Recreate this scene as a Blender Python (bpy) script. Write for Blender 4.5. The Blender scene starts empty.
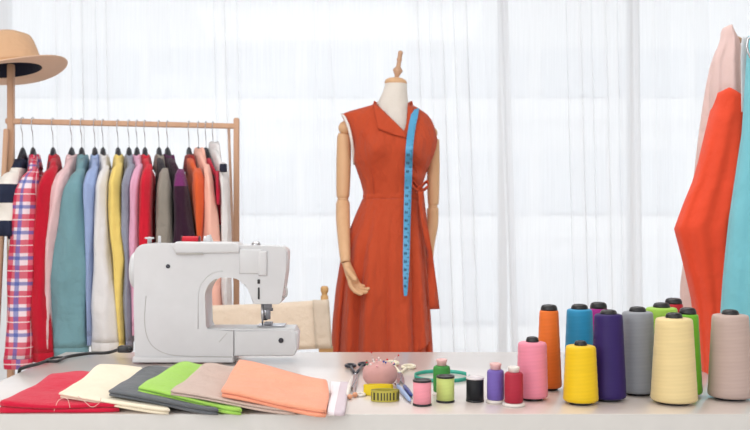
import bpy, bmesh, math, random
from mathutils import Vector, Matrix
random.seed(7)
S = bpy.context.scene
COL = S.collection
PI = math.pi
F, HC, TZ = 950.0, 0.28, 0.74          # focal length in px, camera height above table, table height
CZ = TZ + HC
def P(u, v, Y): return Vector(((u-375)/F*Y, Y, CZ-(v-215)/F*Y))
def L(px, Y): return px/F*Y
def X(u, Y): return (u-375)/F*Y
def Z(v, Y): return CZ-(v-215)/F*Y
def YT(v, h=0.0): return (HC-h)*F/(v-215)    # depth of a point seen at row v lying h above the table top
def lerp(a, b, t): return a+(b-a)*t
def interp(rows, v):
    if v <= rows[0][0]: return rows[0][1:]
    for a, b in zip(rows, rows[1:]):
        if v <= b[0]:
            t = (v-a[0])/(b[0]-a[0]+1e-9)
            return tuple(lerp(p, q, t) for p, q in zip(a[1:], b[1:]))
    return rows[-1][1:]

# ------------------------------------------------------------------ materials
def lin(c):
    c /= 255.0
    return c/12.92 if c <= 0.04045 else ((c+0.055)/1.055)**2.4
def rgb(r, g, b): return (lin(r), lin(g), lin(b), 1)
class NT:
    def __init__(s, name):
        s.m = bpy.data.materials.new(name); s.m.use_nodes = True
        s.t = s.m.node_tree; s.n = s.t.nodes; s.b = s.n.get('Principled BSDF'); s.out = s.n.get('Material Output')
    def new(s, typ, **kw):
        n = s.n.new(typ)
        for k, v in kw.items(): setattr(n, k, v)
        return n
    def link(s, a, b): s.t.links.new(a, b)
    def math(s, op, a, b=None, c=None):
        n = s.new('ShaderNodeMath', operation=op)
        for i, q in enumerate((a, b, c)):
            if q is None: continue
            if isinstance(q, (int, float)): n.inputs[i].default_value = q
            else: s.link(q, n.inputs[i])
        return n.outputs[0]
    def mix(s, f, a, b, mode='MIX'):
        n = s.new('ShaderNodeMix', data_type='RGBA', blend_type=mode)
        for i, q in ((0, f), (6, a), (7, b)):
            if isinstance(q, (int, float, tuple)): n.inputs[i].default_value = q
            else: s.link(q, n.inputs[i])
        return n.outputs[2]
    def coord(s, which='Object'): return s.new('ShaderNodeTexCoord').outputs[which]
    def xyz(s, vec):
        n = s.new('ShaderNodeSeparateXYZ'); s.link(vec, n.inputs[0]); return n.outputs
    def noise(s, scale, detail=3, vec=None, stretch=None):
        n = s.new('ShaderNodeTexNoise'); n.inputs['Scale'].default_value = scale; n.inputs['Detail'].default_value = detail
        v = vec or s.coord()
        if stretch:
            mp = s.new('ShaderNodeMapping'); mp.inputs['Scale'].default_value = stretch; s.link(v, mp.inputs[0]); v = mp.outputs[0]
        s.link(v, n.inputs['Vector']); return n.outputs[0]
    def bump(s, h, strength=0.3, dist=0.002):
        n = s.new('ShaderNodeBump'); n.inputs['Strength'].default_value = strength; n.inputs['Distance'].default_value = dist
        s.link(h, n.inputs['Height']); s.link(n.outputs[0], s.b.inputs['Normal'])
    def base(s, c):
        if isinstance(c, tuple): s.b.inputs['Base Color'].default_value = c
        else: s.link(c, s.b.inputs['Base Color'])
    def set(s, **kw):
        for k, v in kw.items(): s.b.inputs[k.replace('_', ' ')].default_value = v
MC = {}
def plain(name, c, rough=0.5, metal=0.0, spec=0.5):
    if name in MC: return MC[name]
    k = NT(name); col = rgb(*c)
    n = k.noise(40, 2)
    k.base(k.mix(n, tuple(x*0.95 for x in col[:3])+(1,), tuple(min(1, x*1.03) for x in col[:3])+(1,)))
    k.set(Roughness=rough, Metallic=metal, Specular_IOR_Level=spec)
    MC[name] = k.m; return k.m
def cloth(name, c, var=0.12, rough=0.9, weave=900, trans=0.0):
    if name in MC: return MC[name]
    k = NT(name); col = rgb(*c)
    n = k.noise(28, 5, stretch=(1, 1, .35))
    w = k.noise(weave, 2)
    f = k.math('ADD', k.math('MULTIPLY', n, .7), k.math('MULTIPLY', w, .3))
    lo = tuple(x*(1-var) for x in col[:3])+(1,); hi = tuple(min(1, x*(1+var)) for x in col[:3])+(1,)
    k.base(k.mix(f, lo, hi))
    k.set(Roughness=rough, Specular_IOR_Level=0.15, Sheen_Weight=0.15)
    k.bump(k.math('ADD', w, k.math('MULTIPLY', k.noise(18, 4), 9)), .5, .0028)
    if trans:
        tr = k.new('ShaderNodeBsdfTranslucent'); tr.inputs[0].default_value = col
        mx = k.new('ShaderNodeMixShader'); mx.inputs[0].default_value = trans
        k.link(k.b.outputs[0], mx.inputs[1]); k.link(tr.outputs[0], mx.inputs[2]); k.link(mx.outputs[0], k.out.inputs[0])
    MC[name] = k.m; return k.m
def wood(name, c, c2, axis=(30, 30, 3)):
    if name in MC: return MC[name]
    k = NT(name)
    n = k.noise(1.6, 5, stretch=axis)
    k.base(k.mix(n, rgb(*c2), rgb(*c))); k.set(Roughness=.45, Specular_IOR_Level=.35)
    k.bump(n, .12, .001); MC[name] = k.m; return k.m
def thread(name, c):
    if name in MC: return MC[name]
    k = NT(name); col = rgb(*c)
    z = k.xyz(k.coord())
    ang = k.math('ARCTAN2', z[1], z[0])
    s1 = k.math('SINE', k.math('ADD', k.math('MULTIPLY', z[2], 5200), k.math('MULTIPLY', ang, 2)))
    s2 = k.math('SINE', k.math('SUBTRACT', k.math('MULTIPLY', z[2], 1150), k.math('MULTIPLY', ang, 3)))
    n = k.noise(9, 4, stretch=(1, 1, 14))
    f = k.math('ADD', k.math('MULTIPLY', k.math('ADD', s1, s2), .05), k.math('ADD', k.math('MULTIPLY', n, .7), .15))
    k.base(k.mix(f, tuple(x*.82 for x in col[:3])+(1,), tuple(min(1, x*1.12) for x in col[:3])+(1,)))
    k.set(Roughness=.5, Specular_IOR_Level=.3, Sheen_Weight=.12 if sum(c) > 330 else .02)
    k.bump(k.math('ADD', s1, k.math('MULTIPLY', s2, .15)), .14, .0004)
    MC[name] = k.m; return k.m

white_plastic = plain('white_glossy_plastic', (205, 206, 209), .28, 0, .35)
grey_plastic = plain('grey_plastic', (178, 176, 174), .35)
black_plastic = plain('black_plastic', (26, 26, 30), .35)
steel = plain('steel', (190, 190, 195), .25, 1.0)
dark_steel = plain('dark_steel', (70, 70, 76), .3, 1.0)
rack_wood = wood('honey_beech_wood', (204, 166, 138), (184, 144, 116))
pale_wood = wood('pale_arm_wood', (222, 182, 142), (208, 164, 124))
chair_wood = wood('tan_chair_wood', (204, 164, 112), (184, 142, 92))
white_paint = plain('white_wall_paint', (236, 235, 233), .8)

# ------------------------------------------------------------------ object helpers
ORG = {}
def tag(o, label=None, cat=None, group=None, kind=None):
    if label: o['label'] = label
    if cat: o['category'] = cat
    if group: o['group'] = group
    if kind: o['kind'] = kind
    return o
def thing(name, loc, label, cat, group=None):
    o = bpy.data.objects.new(name, None); COL.objects.link(o); o.empty_display_size = .05
    o.location = loc; ORG[o] = Vector(loc)
    return tag(o, label, cat, group)
def obj(name, bm, mat, parent=None, smooth=True, org=None, sub=0, solid=0, auto=None):
    me = bpy.data.meshes.new(name)
    bmesh.ops.recalc_face_normals(bm, faces=bm.faces)
    if parent is not None: og = ORG[parent]
    elif org is not None: og = Vector(org)
    else:
        xs = [v.co for v in bm.verts]
        og = Vector(((min(c.x for c in xs)+max(c.x for c in xs))/2, (min(c.y for c in xs)+max(c.y for c in xs))/2, min(c.z for c in xs)))
    bmesh.ops.translate(bm, verts=bm.verts, vec=-og)
    bm.to_mesh(me); bm.free()
    for p in me.polygons: p.use_smooth = smooth
    for m in (mat if isinstance(mat, (list, tuple)) else [mat]): me.materials.append(m)
    o = bpy.data.objects.new(name, me); COL.objects.link(o)
    ORG[o] = og
    if parent is not None: o.parent = parent
    else: o.location = og
    if smooth and auto is not None:
        me.set_sharp_from_angle(angle=math.radians(auto))
    if solid:
        md = o.modifiers.new('Solidify', 'SOLIDIFY'); md.thickness = solid; md.offset = 0
    if sub:
        md = o.modifiers.new('Subdivision', 'SUBSURF'); md.levels = sub; md.render_levels = sub
    return o
def BM():
    b = bmesh.new(); b.loops.layers.uv.new('UVMap'); return b
def box(bm, lo, hi, bev=0.0, seg=2):
    r = bmesh.ops.create_cube(bm, size=1)
    vs = r['verts']
    lo, hi = Vector(lo), Vector(hi)
    for v in vs:
        v.co = Vector([lerp(lo[i], hi[i], v.co[i]+.5) for i in range(3)])
    if bev:
        es = list({e for v in vs for e in v.link_edges})
        bmesh.ops.bevel(bm, geom=es, offset=bev, segments=seg, affect='EDGES', profile=.5)
    return bm
def loft(bm, rings, cap0=True, cap1=True, closed=True, mat=None):
    uv = bm.loops.layers.uv.verify()
    R = [[bm.verts.new(p) for p in r] for r in rings]
    n = len(rings[0])
    us = [0.0]
    for i in range(n): us.append(us[-1]+(Vector(rings[0][(i+1) % n])-Vector(rings[0][i])).length)
    mid = len(rings)//2
    um = [0.0]
    for i in range(n): um.append(um[-1]+(Vector(rings[mid][(i+1) % n])-Vector(rings[mid][i])).length)
    vs = [0.0]
    for a, b in zip(rings, rings[1:]): vs.append(vs[-1]+(Vector(b[0])-Vector(a[0])).length)
    for j in range(len(R)-1):
        for i in range(n if closed else n-1):
            k = (i+1) % n
            try: f = bm.faces.new((R[j][i], R[j][k], R[j+1][k], R[j+1][i]))
            except ValueError: continue
            if mat: f.material_index = mat(j, i)
            for lp, (a, b) in zip(f.loops, ((um[i], vs[j]), (um[i+1], vs[j]), (um[i+1], vs[j+1]), (um[i], vs[j+1]))): lp[uv].uv = (a, b)
    if closed:
        if cap0: bm.faces.new(R[0])
        if cap1: bm.faces.new(list(reversed(R[-1])))
    return R
def lathe(bm, c, prof, seg=36, cap0=True, cap1=True, axis=None):
    c = Vector(c)
    M = Matrix.Identity(3) if axis is None else Vector((0, 0, 1)).rotation_difference(Vector(axis)).to_matrix()
    rings = [[c+M@Vector((r*math.cos(2*PI*i/seg), r*math.sin(2*PI*i/seg), z)) for i in range(seg)] for r, z in prof]
    return loft(bm, rings, cap0, cap1)
def frames(pts):
    out = []; up = None
    for i, p in enumerate(pts):
        t = (pts[min(i+1, len(pts)-1)]-pts[max(i-1, 0)]).normalized()
        if up is None:
            up = Vector((0, 0, 1)) if abs(t.z) < .9 else Vector((0, 1, 0))
        a = up-t*up.dot(t); a.normalize(); b = t.cross(a); up = a
        out.append((t, a, b))
    return out
def tube(bm, pts, r, seg=10, flat=1.0, caps=True):
    pts = [Vector(p) for p in pts]
    rr = r if isinstance(r, (list, tuple)) else [r]*len(pts)
    rings = []
    for p, q, (t, a, b) in zip(pts, rr, frames(pts)):
        rings.append([p+a*q*math.cos(2*PI*i/seg)+b*q*flat*math.sin(2*PI*i/seg) for i in range(seg)])
    return loft(bm, rings, caps, caps)
def smoothpath(pts, n=8, loop=False):
    pts = [Vector(p) for p in pts]; out = []
    N = len(pts)
    for i in range(N if loop else N-1):
        g = (lambda k: pts[k % N]) if loop else (lambda k: pts[max(0, min(N-1, k))])
        p0, p1, p2, p3 = g(i-1), g(i), g(i+1), g(i+2)
        for j in range(n):
            t = j/n
            out.append(.5*((2*p1)+(p2-p0)*t+(2*p0-5*p1+4*p2-p3)*t*t+(3*p1-p0-3*p2+p3)*t**3))
    if not loop: out.append(pts[-1])
    return out
def ribbon(bm, pts, wid, thick):
    """flat strip: pts, list of width vectors, thickness"""
    rings = []
    pts = [Vector(p) for p in pts]
    for i, p in enumerate(pts):
        t = (pts[min(i+1, len(pts)-1)]-pts[max(i-1, 0)]).normalized()
        w = Vector(wid[i]); n = t.cross(w).normalized()*thick/2
        rings.append([p-w-n, p+w-n, p+w+n, p-w+n])
    return loft(bm, rings)
def prism(bm, poly, y0, y1, bev=0.0, seg=3):
    """polygon of (x,z) extruded from y0 to y1"""
    a = [bm.verts.new((x, y0, z)) for x, z in poly]; b = [bm.verts.new((x, y1, z)) for x, z in poly]
    f0 = bm.faces.new(a); f1 = bm.faces.new(list(reversed(b)))
    n = len(poly)
    for i in range(n): bm.faces.new((a[i], b[i], b[(i+1) % n], a[(i+1) % n]))
    if bev:
        es = list(set(f0.edges) | set(f1.edges))
        bmesh.ops.bevel(bm, geom=es, offset=bev, segments=seg, affect='EDGES', profile=.5, clamp_overlap=True)
def ball(bm, c, r, seg=16, sc=(1, 1, 1), axis=None):
    prof = [(max(1e-4, r*math.sin(PI*i/(seg//2))), -r*math.cos(PI*i/(seg//2))) for i in range(seg//2+1)]
    R = lathe(bm, (0, 0, 0), prof, seg)
    for ring in R:
        for v in ring: v.co = Vector(c)+Vector((v.co.x*sc[0], v.co.y*sc[1], v.co.z*sc[2]))
def arc(cx, cz, rx, rz, a0, a1, n=10):
    return [(cx+rx*math.cos(math.radians(lerp(a0, a1, i/n))), cz+rz*math.sin(math.radians(lerp(a0, a1, i/n)))) for i in range(n+1)]

# ------------------------------------------------------------------ the room
WY, WX, CEIL, BACK = 5.15, 3.1, 2.75, -1.9
def struct(name, bm, mat, label, cat, smooth=False):
    return tag(obj(name, bm, mat, None, smooth), label, cat, kind='structure')
kf = NT('pale_wood_floor'); z = kf.xyz(kf.coord())
pl = kf.math('FRACT', kf.math('MULTIPLY', z[0], 7)); gap = kf.math('LESS_THAN', pl, .02)
kf.base(kf.mix(gap, kf.mix(kf.noise(2, 5, stretch=(14, 1, 1)), rgb(205, 190, 172), rgb(224, 212, 198)), rgb(150, 134, 116))); kf.set(Roughness=.4)
b = BM(); box(b, (-WX, BACK, -.1), (WX, WY+.2, 0)); struct('floor', b, kf.m, 'pale plank floor of the sewing room', 'floor')
b = BM(); box(b, (-WX, BACK, CEIL), (WX, WY+.2, CEIL+.1)); struct('ceiling', b, white_paint, 'white ceiling above the sewing room', 'ceiling')
b = BM(); box(b, (-WX-.1, BACK, 0), (-WX, WY+.2, CEIL)); struct('wall_left', b, white_paint, 'white side wall at the left of the room', 'wall')
b = BM(); box(b, (WX, BACK, 0), (WX+.1, WY+.2, CEIL)); struct('wall_right', b, white_paint, 'white side wall at the right of the room', 'wall')
# window across the whole far end
kg = NT('window_glass'); tr = kg.new('ShaderNodeBsdfTransparent'); tr.inputs[0].default_value = (.97, .98, .98, 1)
gl = kg.new('ShaderNodeBsdfGlossy'); gl.inputs['Roughness'].default_value = .02
mx = kg.new('ShaderNodeMixShader'); mx.inputs[0].default_value = .05
kg.link(tr.outputs[0], mx.inputs[1]); kg.link(gl.outputs[0], mx.inputs[2]); kg.link(mx.outputs[0], kg.out.inputs[0])
win_paint = plain('white_window_frame', (222, 224, 228), .5)
w = thing('window_1', (0, WY+.1, 0), 'wide white framed window behind the sheer curtains', 'window'); w['kind'] = 'structure'
b = BM()
box(b, (-WX, WY+.06, 0), (WX, WY+.14, .08)); box(b, (-WX, WY+.06, CEIL-.08), (WX, WY+.14, CEIL))
for x in (-WX, -2.06, .68, 1.40, WX-.05): box(b, (x, WY+.062, .08), (x+.045, WY+.138, CEIL-.08))
box(b, (-WX, WY+.066, 2.3), (WX, WY+.134, 2.345))
obj('window_frame', b, win_paint, w, False)
b = BM(); box(b, (-WX, WY+.096, .08), (WX, WY+.102, CEIL-.08)); obj('window_pane', b, kg.m, w, False)
# faint building outside
ext = plain('pale_facade', (246, 246, 248), .9); extd = plain('facade_glass', (232, 234, 239), .5)
h = thing('exterior_building', (0, 14, -6), 'pale building with balcony bands seen faintly through the curtains', 'building')
b = BM(); box(b, (-9, 14, -6), (9, 15, 4.55)); obj('wall', b, ext, h, False)
for i, (zb, zt) in enumerate(((2.75, 3.45), (1.05, 1.95), (-.55, .35), (-2.2, -1.2))):
    b = BM(); box(b, (-9, 13.7, zb-.35), (9, 14, zb-.05)); obj('balcony_ledge', b, ext, h, False)
    for j in range(14):
        x0 = -7.9+1.15*j
        b = BM(); box(b, (x0, 13.96, zb), (x0+.95, 14.02, zt)); obj('window', b, extd, h, False)
# curtains
kc = NT('white_sheer_voile'); kc.n.remove(kc.b)
tp = kc.new('ShaderNodeBsdfTransparent'); tl = kc.new('ShaderNodeBsdfTranslucent'); df = kc.new('ShaderNodeBsdfDiffuse')
tl.inputs[0].default_value = (.93, .935, .95, 1); df.inputs[0].default_value = (.93, .93, .94, 1)
m1 = kc.new('ShaderNodeMixShader'); m1.inputs[0].default_value = .18
kc.link(tl.outputs[0], m1.inputs[1]); kc.link(df.outputs[0], m1.inputs[2])
xx = kc.xyz(kc.coord())
wv = kc.math('MULTIPLY', kc.noise(1, 3, stretch=(160, 4, 3)), .12)
m2 = kc.new('ShaderNodeMixShader'); kc.link(kc.math('ADD', wv, .58), m2.inputs[0])
kc.link(tp.outputs[0], m2.inputs[1]); kc.link(m1.outputs[0], m2.inputs[2]); kc.link(m2.outputs[0], kc.out.inputs[0])
def curtain(x0, x1, y, label, seed, lean=0.0, lean0=0.0):
    rnd = random.Random(seed); bm = BM()
    # pleat list: cumulative phase with irregular widths
    xs = []; ph = 0; x = x0
    n = int((x1-x0)/.012); ph_s = []
    wid = .24
    for i in range(n+1):
        ph_s.append(ph)
        if i % 14 == 0: wid = rnd.uniform(.12, .30)
        ph += 2*PI*.012/wid
    rings = []
    zs = [0.02, .5, 1.0, 1.5, 2.0, 2.6, 2.70]
    for zz in zs:
        row = []
        for i in range(n+1):
            s = x0+(x1-x0)*i/n
            a = .026*(1-.25*zz/2.7)
            dx = .012*math.sin(2*ph_s[i]+.3*zz)
            e = 1 if i > n-6 else 0
            row.append(Vector((s+dx+lean*(2.7-zz)*((s-x0)/(x1-x0))+lean0*(2.7-zz)*((x1-s)/(x1-x0)), y+a*math.sin(ph_s[i]+.25*math.sin(zz*1.3)), zz)))
        e0, e1 = row[0].copy(), row[-1].copy()
        row = [e0+Vector((.035, .006, 0)), e0+Vector((.017, .006, 0)), e0+Vector((-.002, .003, 0))]+row+[e1+Vector((.002, .003, 0)), e1+Vector((-.017, .006, 0)), e1+Vector((-.035, .006, 0))]
        rings.append(row)
    loft(bm, rings, closed=False)
    o = obj('sheer_curtain', bm, kc.m)
    return tag(o, label, 'curtain', 'sheer white curtains at the window')
curtain(-3.05, X(500, 4.95), 4.95, 'widest white sheer curtain, hanging behind the clothes rack and the mannequin', 1, .035)
curtain(X(496, 4.86), X(639, 4.86), 4.86, 'narrow middle white sheer curtain hanging just right of the mannequin', 2, .012, .035)
curtain(X(630, 4.95), 3.05, 4.95, 'white sheer curtain hanging behind the turquoise and orange garments', 3, 0, .012)
b = BM(); tube(b, [(-3.08, 4.9, 2.7), (3.08, 4.9, 2.7)], .014); r_ = obj('curtain_rail', b, win_paint)
tag(r_, 'white curtain rail above the sheer curtains', 'rail')

# ------------------------------------------------------------------ table
YF, YB = YT(414), YT(352)
TXL, TXR = -2.26*HC, 2.1*HC
kt = NT('beige_white_laminate')
kt.base(kt.mix(kt.noise(3, 4, stretch=(2, 30, 2)), rgb(210, 199, 193), rgb(217, 207, 202)))
kt.set(Roughness=.3, Specular_IOR_Level=.8, Coat_Weight=1.0, Coat_Roughness=.22)
t = thing('sewing_table', ((TXL+TXR)/2, (YF+YB)/2, 0), 'white sewing table holding the machine, the folded cloths and the thread cones', 'table')
b = BM(); box(b, (TXL, YF+.0015, TZ-.032), (TXR, YB, TZ), .0015); obj('table_top', b, kt.m, t, True, auto=40)
b = BM(); box(b, (TXL, YF, TZ-.0322), (TXR, YF+.0014, TZ-.0006), .0004, 1); tag(obj('edge_band', b, plain('white_edge_band', (205, 204, 202), .4), t, True, auto=40), 'white front edge band')
for x in (TXL+.05, TXR-.05):
    for y in (YF+.06, YB-.06):
        b = BM(); box(b, (x-.022, y-.022, 0), (x+.022, y+.022, TZ-.033), .003); obj('leg', b, white_paint, t, False)

# ------------------------------------------------------------------ sewing machine
YM = 1.785
def mx_(u): return X(u, YM)
def mz_(v): return Z(v, YM)
MD = .088
sm = thing('sewing_machine', (mx_(215), YM+MD/2, TZ), 'white sewing machine standing at the back of the table, rear side facing', 'sewing machine')
def px(poly): return [(mx_(u), mz_(v)) for u, v in poly]
# column + arm + head in one shell (C shape, open below the arm)
prof = []
def arcpx(cu, cv, ru, rv, a0, a1, n=8): return [(cu+ru*math.cos(math.radians(lerp(a0, a1, i/n))), cv-rv*math.sin(math.radians(lerp(a0, a1, i/n)))) for i in range(n+1)]
body = [(134, 358)] + [(133, 300)] + arcpx(145, 255, 11.5, 11, 175, 90) + [(180, 244.5), (240, 245.5)] + arcpx(278, 254, 8.5, 7.5, 90, 8) + [(285.5, 272), (281.5, 300)] + arcpx(277, 300, 4.5, 4.5, 0, -90, 4) + [(255, 304.5)]
body += [(252.5, 303)] + [(247.5, 288)] + arcpx(230, 293, 16, 15, 30, 90, 6) + [(226, 277.5)] + arcpx(222, 297, 17.5, 19.5, 95, 178, 9) + [(204.5, 326), (207, 330.7), (233.2, 330.7), (233.2, 358)]
b = BM(); prism(b, px(body), YM+.004, YM+MD-.006, .011, 4)
bd = obj('body_shell', b, white_plastic, sm, True, auto=45)
b = BM(); prism(b, px([(132.5, 357), (233, 357.5), (233, 362.8), (132, 362.8)]), YM-.001, YM+MD, .003, 2); bs = obj('base', b, grey_plastic if False else white_plastic, sm, True, auto=40)
b = BM()
for u in (140, 226):
    for y in (YM+.02, YM+MD-.02):
        b = BM(); lathe(b, (mx_(u), y, TZ+.0003), [(.008, 0), (.008, mz_(363.5)-TZ)], 14); obj('rubber_foot', b, black_plastic, sm)
# lower bed: big curved panel and free arm
bed = [(233.6, 330.6), (290, 330.6)] + arcpx(292, 336, 5, 5, 80, 0, 4) + [(296, 351)] + arcpx(291, 351.5, 5, 5, 0, -90, 4) + [(233.6, 356.7)]
b = BM(); prism(b, px(bed), YM+.003, YM+.08, .004, 3); ba = obj('free_arm', b, white_plastic, sm, True, auto=40)
b = BM(); prism(b, px([(205, 331), (295, 331.5), (293.5, 329.2), (205, 329.2)]), YM+.006, YM+.078, .0015, 2); obj('needle_plate_deck', b, white_plastic, sm, True, auto=40)
b = BM(); box(b, (mx_(255), YM+.03, mz_(328.6)), (mx_(283), YM+.075, mz_(327.6)), .0004, 1); obj('needle_plate', b, steel, sm, True, auto=40)
# seam lines
b = BM(); pts = smoothpath([P(u, v, YM+.0038) for u, v in ((146, 296), (144.5, 320), (147.5, 338), (156, 349), (172, 355), (200, 356.4), (232, 356.8))], 6); tube(b, pts, .0006, 6); obj('seam', b, grey_plastic, sm)
b = BM(); tube(b, [P(219, 342, YM+.0038), P(227, 333, YM+.0038)], .0004, 6); obj('seam', b, grey_plastic, sm)
b = BM(); pts = [P(u, v, YM+.004) for u, v in arcpx(222, 297, 24, 26, 88, 178, 12)+[(198, 329)]]; tube(b, pts, .0012, 6); obj('throat_rim', b, white_plastic, sm)
# top cover and handle recess
b = BM(); prism(b, px([(171, 246), (176, 241.8), (236, 242.8), (240, 247.5), (239, 253), (176, 254)]), YM-.002, YM+.07, .004, 3); obj('top_cover', b, white_plastic, sm, True, auto=45)
b = BM(); prism(b, px([(176, 252.6), (203, 252.6), (202.5, 254.4), (176.5, 254.4)]), YM-.0035, YM+.01, .0006, 1); obj('cover_grip', b, grey_plastic, sm, True, auto=45)
b = BM(); prism(b, px([(239, 249), (262, 249.5), (262, 274), (239, 274)]), YM+.0005, YM+.02, .003, 2); obj('side_panel', b, white_plastic, sm, True, auto=45)
b = BM(); prism(b, px([(258, 251), (267, 251), (267, 276), (258, 276)]), YM-.001, YM+.02, .004, 3); obj('thread_guide_rib', b, white_plastic, sm, True, auto=45)
# screws and slots
for u, v, ro in ((168, 266.3, 2.1), (281, 340.5, 2.6)):
    b = BM(); yq = YM+.0035 if v < 300 else YM+.0028
    lathe(b, P(u, v, yq), [(L(ro, YM), 0), (L(ro, YM), .001), (L(ro*.8, YM), .002), (L(ro*.3, YM), .0012)], 18, axis=(0, -1, 0)); obj('screw', b, dark_steel, sm)
for v0, v1, wd in ((279.5, 284, 2.6), (287.5, 299.5, 1.9)):
    b = BM(); box(b, (mx_(258.5-wd/2), YM+.002, mz_(v1)), (mx_(258.5+wd/2), YM+.01, mz_(v0)), .0012); obj('slot', b, black_plastic, sm, True, auto=40)
# needle bar, presser foot
b = BM(); tube(b, [P(265.5, 304, YM+.05), P(265.5, 320, YM+.05)], .0042, 12); obj('presser_bar', b, steel, sm)
b = BM(); tube(b, [P(262.5, 304, YM+.045), P(262.5, 315, YM+.045), P(262.5, 327, YM+.045)], [.003, .003, .0008], 10); obj('needle', b, steel, sm)
b = BM(); yb = YM+.05
box(b, (mx_(261), yb-.008, mz_(312)), (mx_(269), yb+.006, mz_(306)), .001); box(b, (mx_(263.5), yb-.006, mz_(322)), (mx_(267.5), yb+.004, mz_(312)), .001)
box(b, (mx_(261.5), yb-.018, mz_(327.2)), (mx_(269.5), yb+.012, mz_(325)), .0006); lathe(b, P(270.5, 309.5, yb), [(.003, -.002), (.003, .005)], 12, axis=(1, 0, 0))
obj('presser_foot', b, plain('presser_grey', (126, 126, 132), .35, .4), sm, True, auto=40)
b = BM(); tube(b, smoothpath([P(283, 297, YM+.01), P(286, 296, YM), P(287, 291, YM-.002), P(285.5, 286, YM+.004)], 5), .0018, 8); obj('presser_lifter', b, grey_plastic, sm)
# things on top
b = BM(); lathe(b, P(149.5, 243.5, YM+.05), [(.004, 0), (.004, .008), (.009, .009), (.009, .012), (.002, .0125), (.002, .013)], 16); obj('bobbin_winder', b, white_plastic, sm)
b = BM(); lathe(b, P(159.5, 244.5, YM+.05), [(.0035, 0), (.0028, .016), (.001, .017)], 12); obj('spool_pin', b, white_plastic, sm)
b = BM(); lathe(b, P(256, 246, YM+.05), [(.009, 0), (.009, .004), (.006, .008), (.001, .009)], 16); lathe(b, P(246, 246.5, YM+.05), [(.007, 0), (.006, .003), (.001, .0035)], 16); lathe(b, P(263, 247, YM+.05), [(.006, 0), (.005, .003), (.001, .0035)], 16)
obj('tension_dial', b, steel, sm)
b = BM(); lathe(b, P(204, 240.5, YM+.045), [(.0055, 0), (.009, .0004), (.0095, .002), (.007, .006), (.003, .011), (.001, .0112)], 20, axis=(1, 0, 0)); prism(b, px([(201, 243), (203, 236), (206, 235), (209, 243)]), YM+.035, YM+.055, .002, 2); obj('spool_cap', b, white_plastic, sm, True, auto=50)
b = BM(); lathe(b, P(138.3, 270, YM+.045), [(.02, -.02), (.033, -.01), (.035, .003), (.034, .008), (.031, .0105), (.01, .011)], 32, axis=(-1, 0, 0)); obj('handwheel', b, white_plastic, sm, True, auto=50)
# cord
cp = [P(131, 349, 1.83), P(121, 349, 1.87)] + [P(u, v, YT(v, .005)) for u, v in ((108, 352.6), (92, 353.2), (80, 354.6), (66, 357.2), (58, 361), (47, 361.3), (38, 364))]
e = P(31.5, 367.5, YT(367.5, .005)); e.x = TXL-.001; e.z = TZ+.0045; cp += [e, Vector((TXL-.009, e.y+.001, TZ-.004)), Vector((TXL-.009, e.y+.002, TZ-.05)), Vector((TXL-.01, e.y+.02, TZ-.3)), Vector((TXL-.03, e.y+.05, .01))]
b = BM(); tube(b, smoothpath(cp, 6), .0033, 8); cd = obj('power_cord', b, black_plastic, sm)
b = BM(); pr = P(126.5, 349, 1.85); box(b, pr-Vector((.016, .01, .0065)), pr+Vector((.012, .01, .0065)), .003); obj('plug', b, black_plastic, cd, True, auto=40)
cp2 = [P(u, v, YT(v, .0055)) for u, v in ((66, 357.6), (58, 357.4), (50, 358.6), (45, 361))]
b = BM(); tube(b, smoothpath(cp2, 5), .0024, 8); obj('cord_loop', b, black_plastic, cd)
# red spool lying on top of the machine
b = BM(); c0 = P(181.5, 240.5, YM+.045)
sp = thing('thread_spool', c0-Vector((0, 0, .008)), 'red thread spool lying on top of the sewing machine', 'thread spool')
kr = thread('thread_scarlet', (196, 22, 44))
lathe(b, c0, [(.0075, .002), (.0085, .003), (.0085, L(18, YM)-.001), (.0075, L(18, YM))], 24, axis=(1, 0, 0)); obj('thread', b, kr, sp)
for xo in (0, L(18, YM)):
    b = BM(); lathe(b, c0+Vector((xo, 0, 0)), [(.009, 0), (.009, .002), (.003, .0022)], 20, axis=(1, 0, 0)); obj('flange', b, plain('dark_red_plastic', (90, 20, 30), .4), sp)

# ------------------------------------------------------------------ thread cones
def cone(uc, vcap, vsh, vbot, wsh, wbot, col, name, label):
    rpx = wbot/2
    Y = YT(vbot-rpx*.2)
    c = Vector((X(uc, Y), Y, TZ))
    zs, zc = Z(vsh, Y)-TZ, Z(vcap, Y)-TZ
    r0, r1 = L(wbot/2, Y), L(wsh/2, Y)
    t = thing('thread_cone', c, label, 'thread cone', 'thread cones standing on the table')
    ft = .0035
    b = BM()
    pr = [(r0*.72, ft), (r0*.9, ft+.0006), (r0*.98, ft+.0025), (r0, ft+.005)]
    for i in range(1, 20): q = i/20; pr.append((lerp(r0, r1, q)+.00015*math.sin(i*2.1), lerp(ft+.004, zs-.006, q)))
    pr += [(r1*.985, zs-.003), (r1*.93, zs-.0008), (r1*.82, zs), (r1*.45, zs+.0005)]
    lathe(b, c, pr, 40); obj('thread', b, thread('thread_'+name, col), t)
    b = BM(); rc = L(6.2 if wsh > 27.9 and zc < .11 else 8.1, Y)
    lathe(b, c, [(r0*.66, 0), (r0*.69, .001), (r0*.69, ft+.001)], 32); obj('cone_foot', b, black_plastic, t)
    b = BM(); h = max(zc-zs, .006)
    lathe(b, c+Vector((0, 0, zs-.001)), [(rc*1.02, 0), (rc*1.02, h*.35), (rc*.97, h*.62), (rc*.86, h*.85), (rc*.66, h*.98), (rc*.5, h), (rc*.4, h*.9), (rc*.36, h*.5)], 32); obj('cone_tip', b, black_plastic, t)
    return t
cone(532.3, 336, 342, 402.5, 28.5, 31, (232, 138, 160), 'pink', 'short pink thread cone beside the dark red bottle spool')
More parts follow.
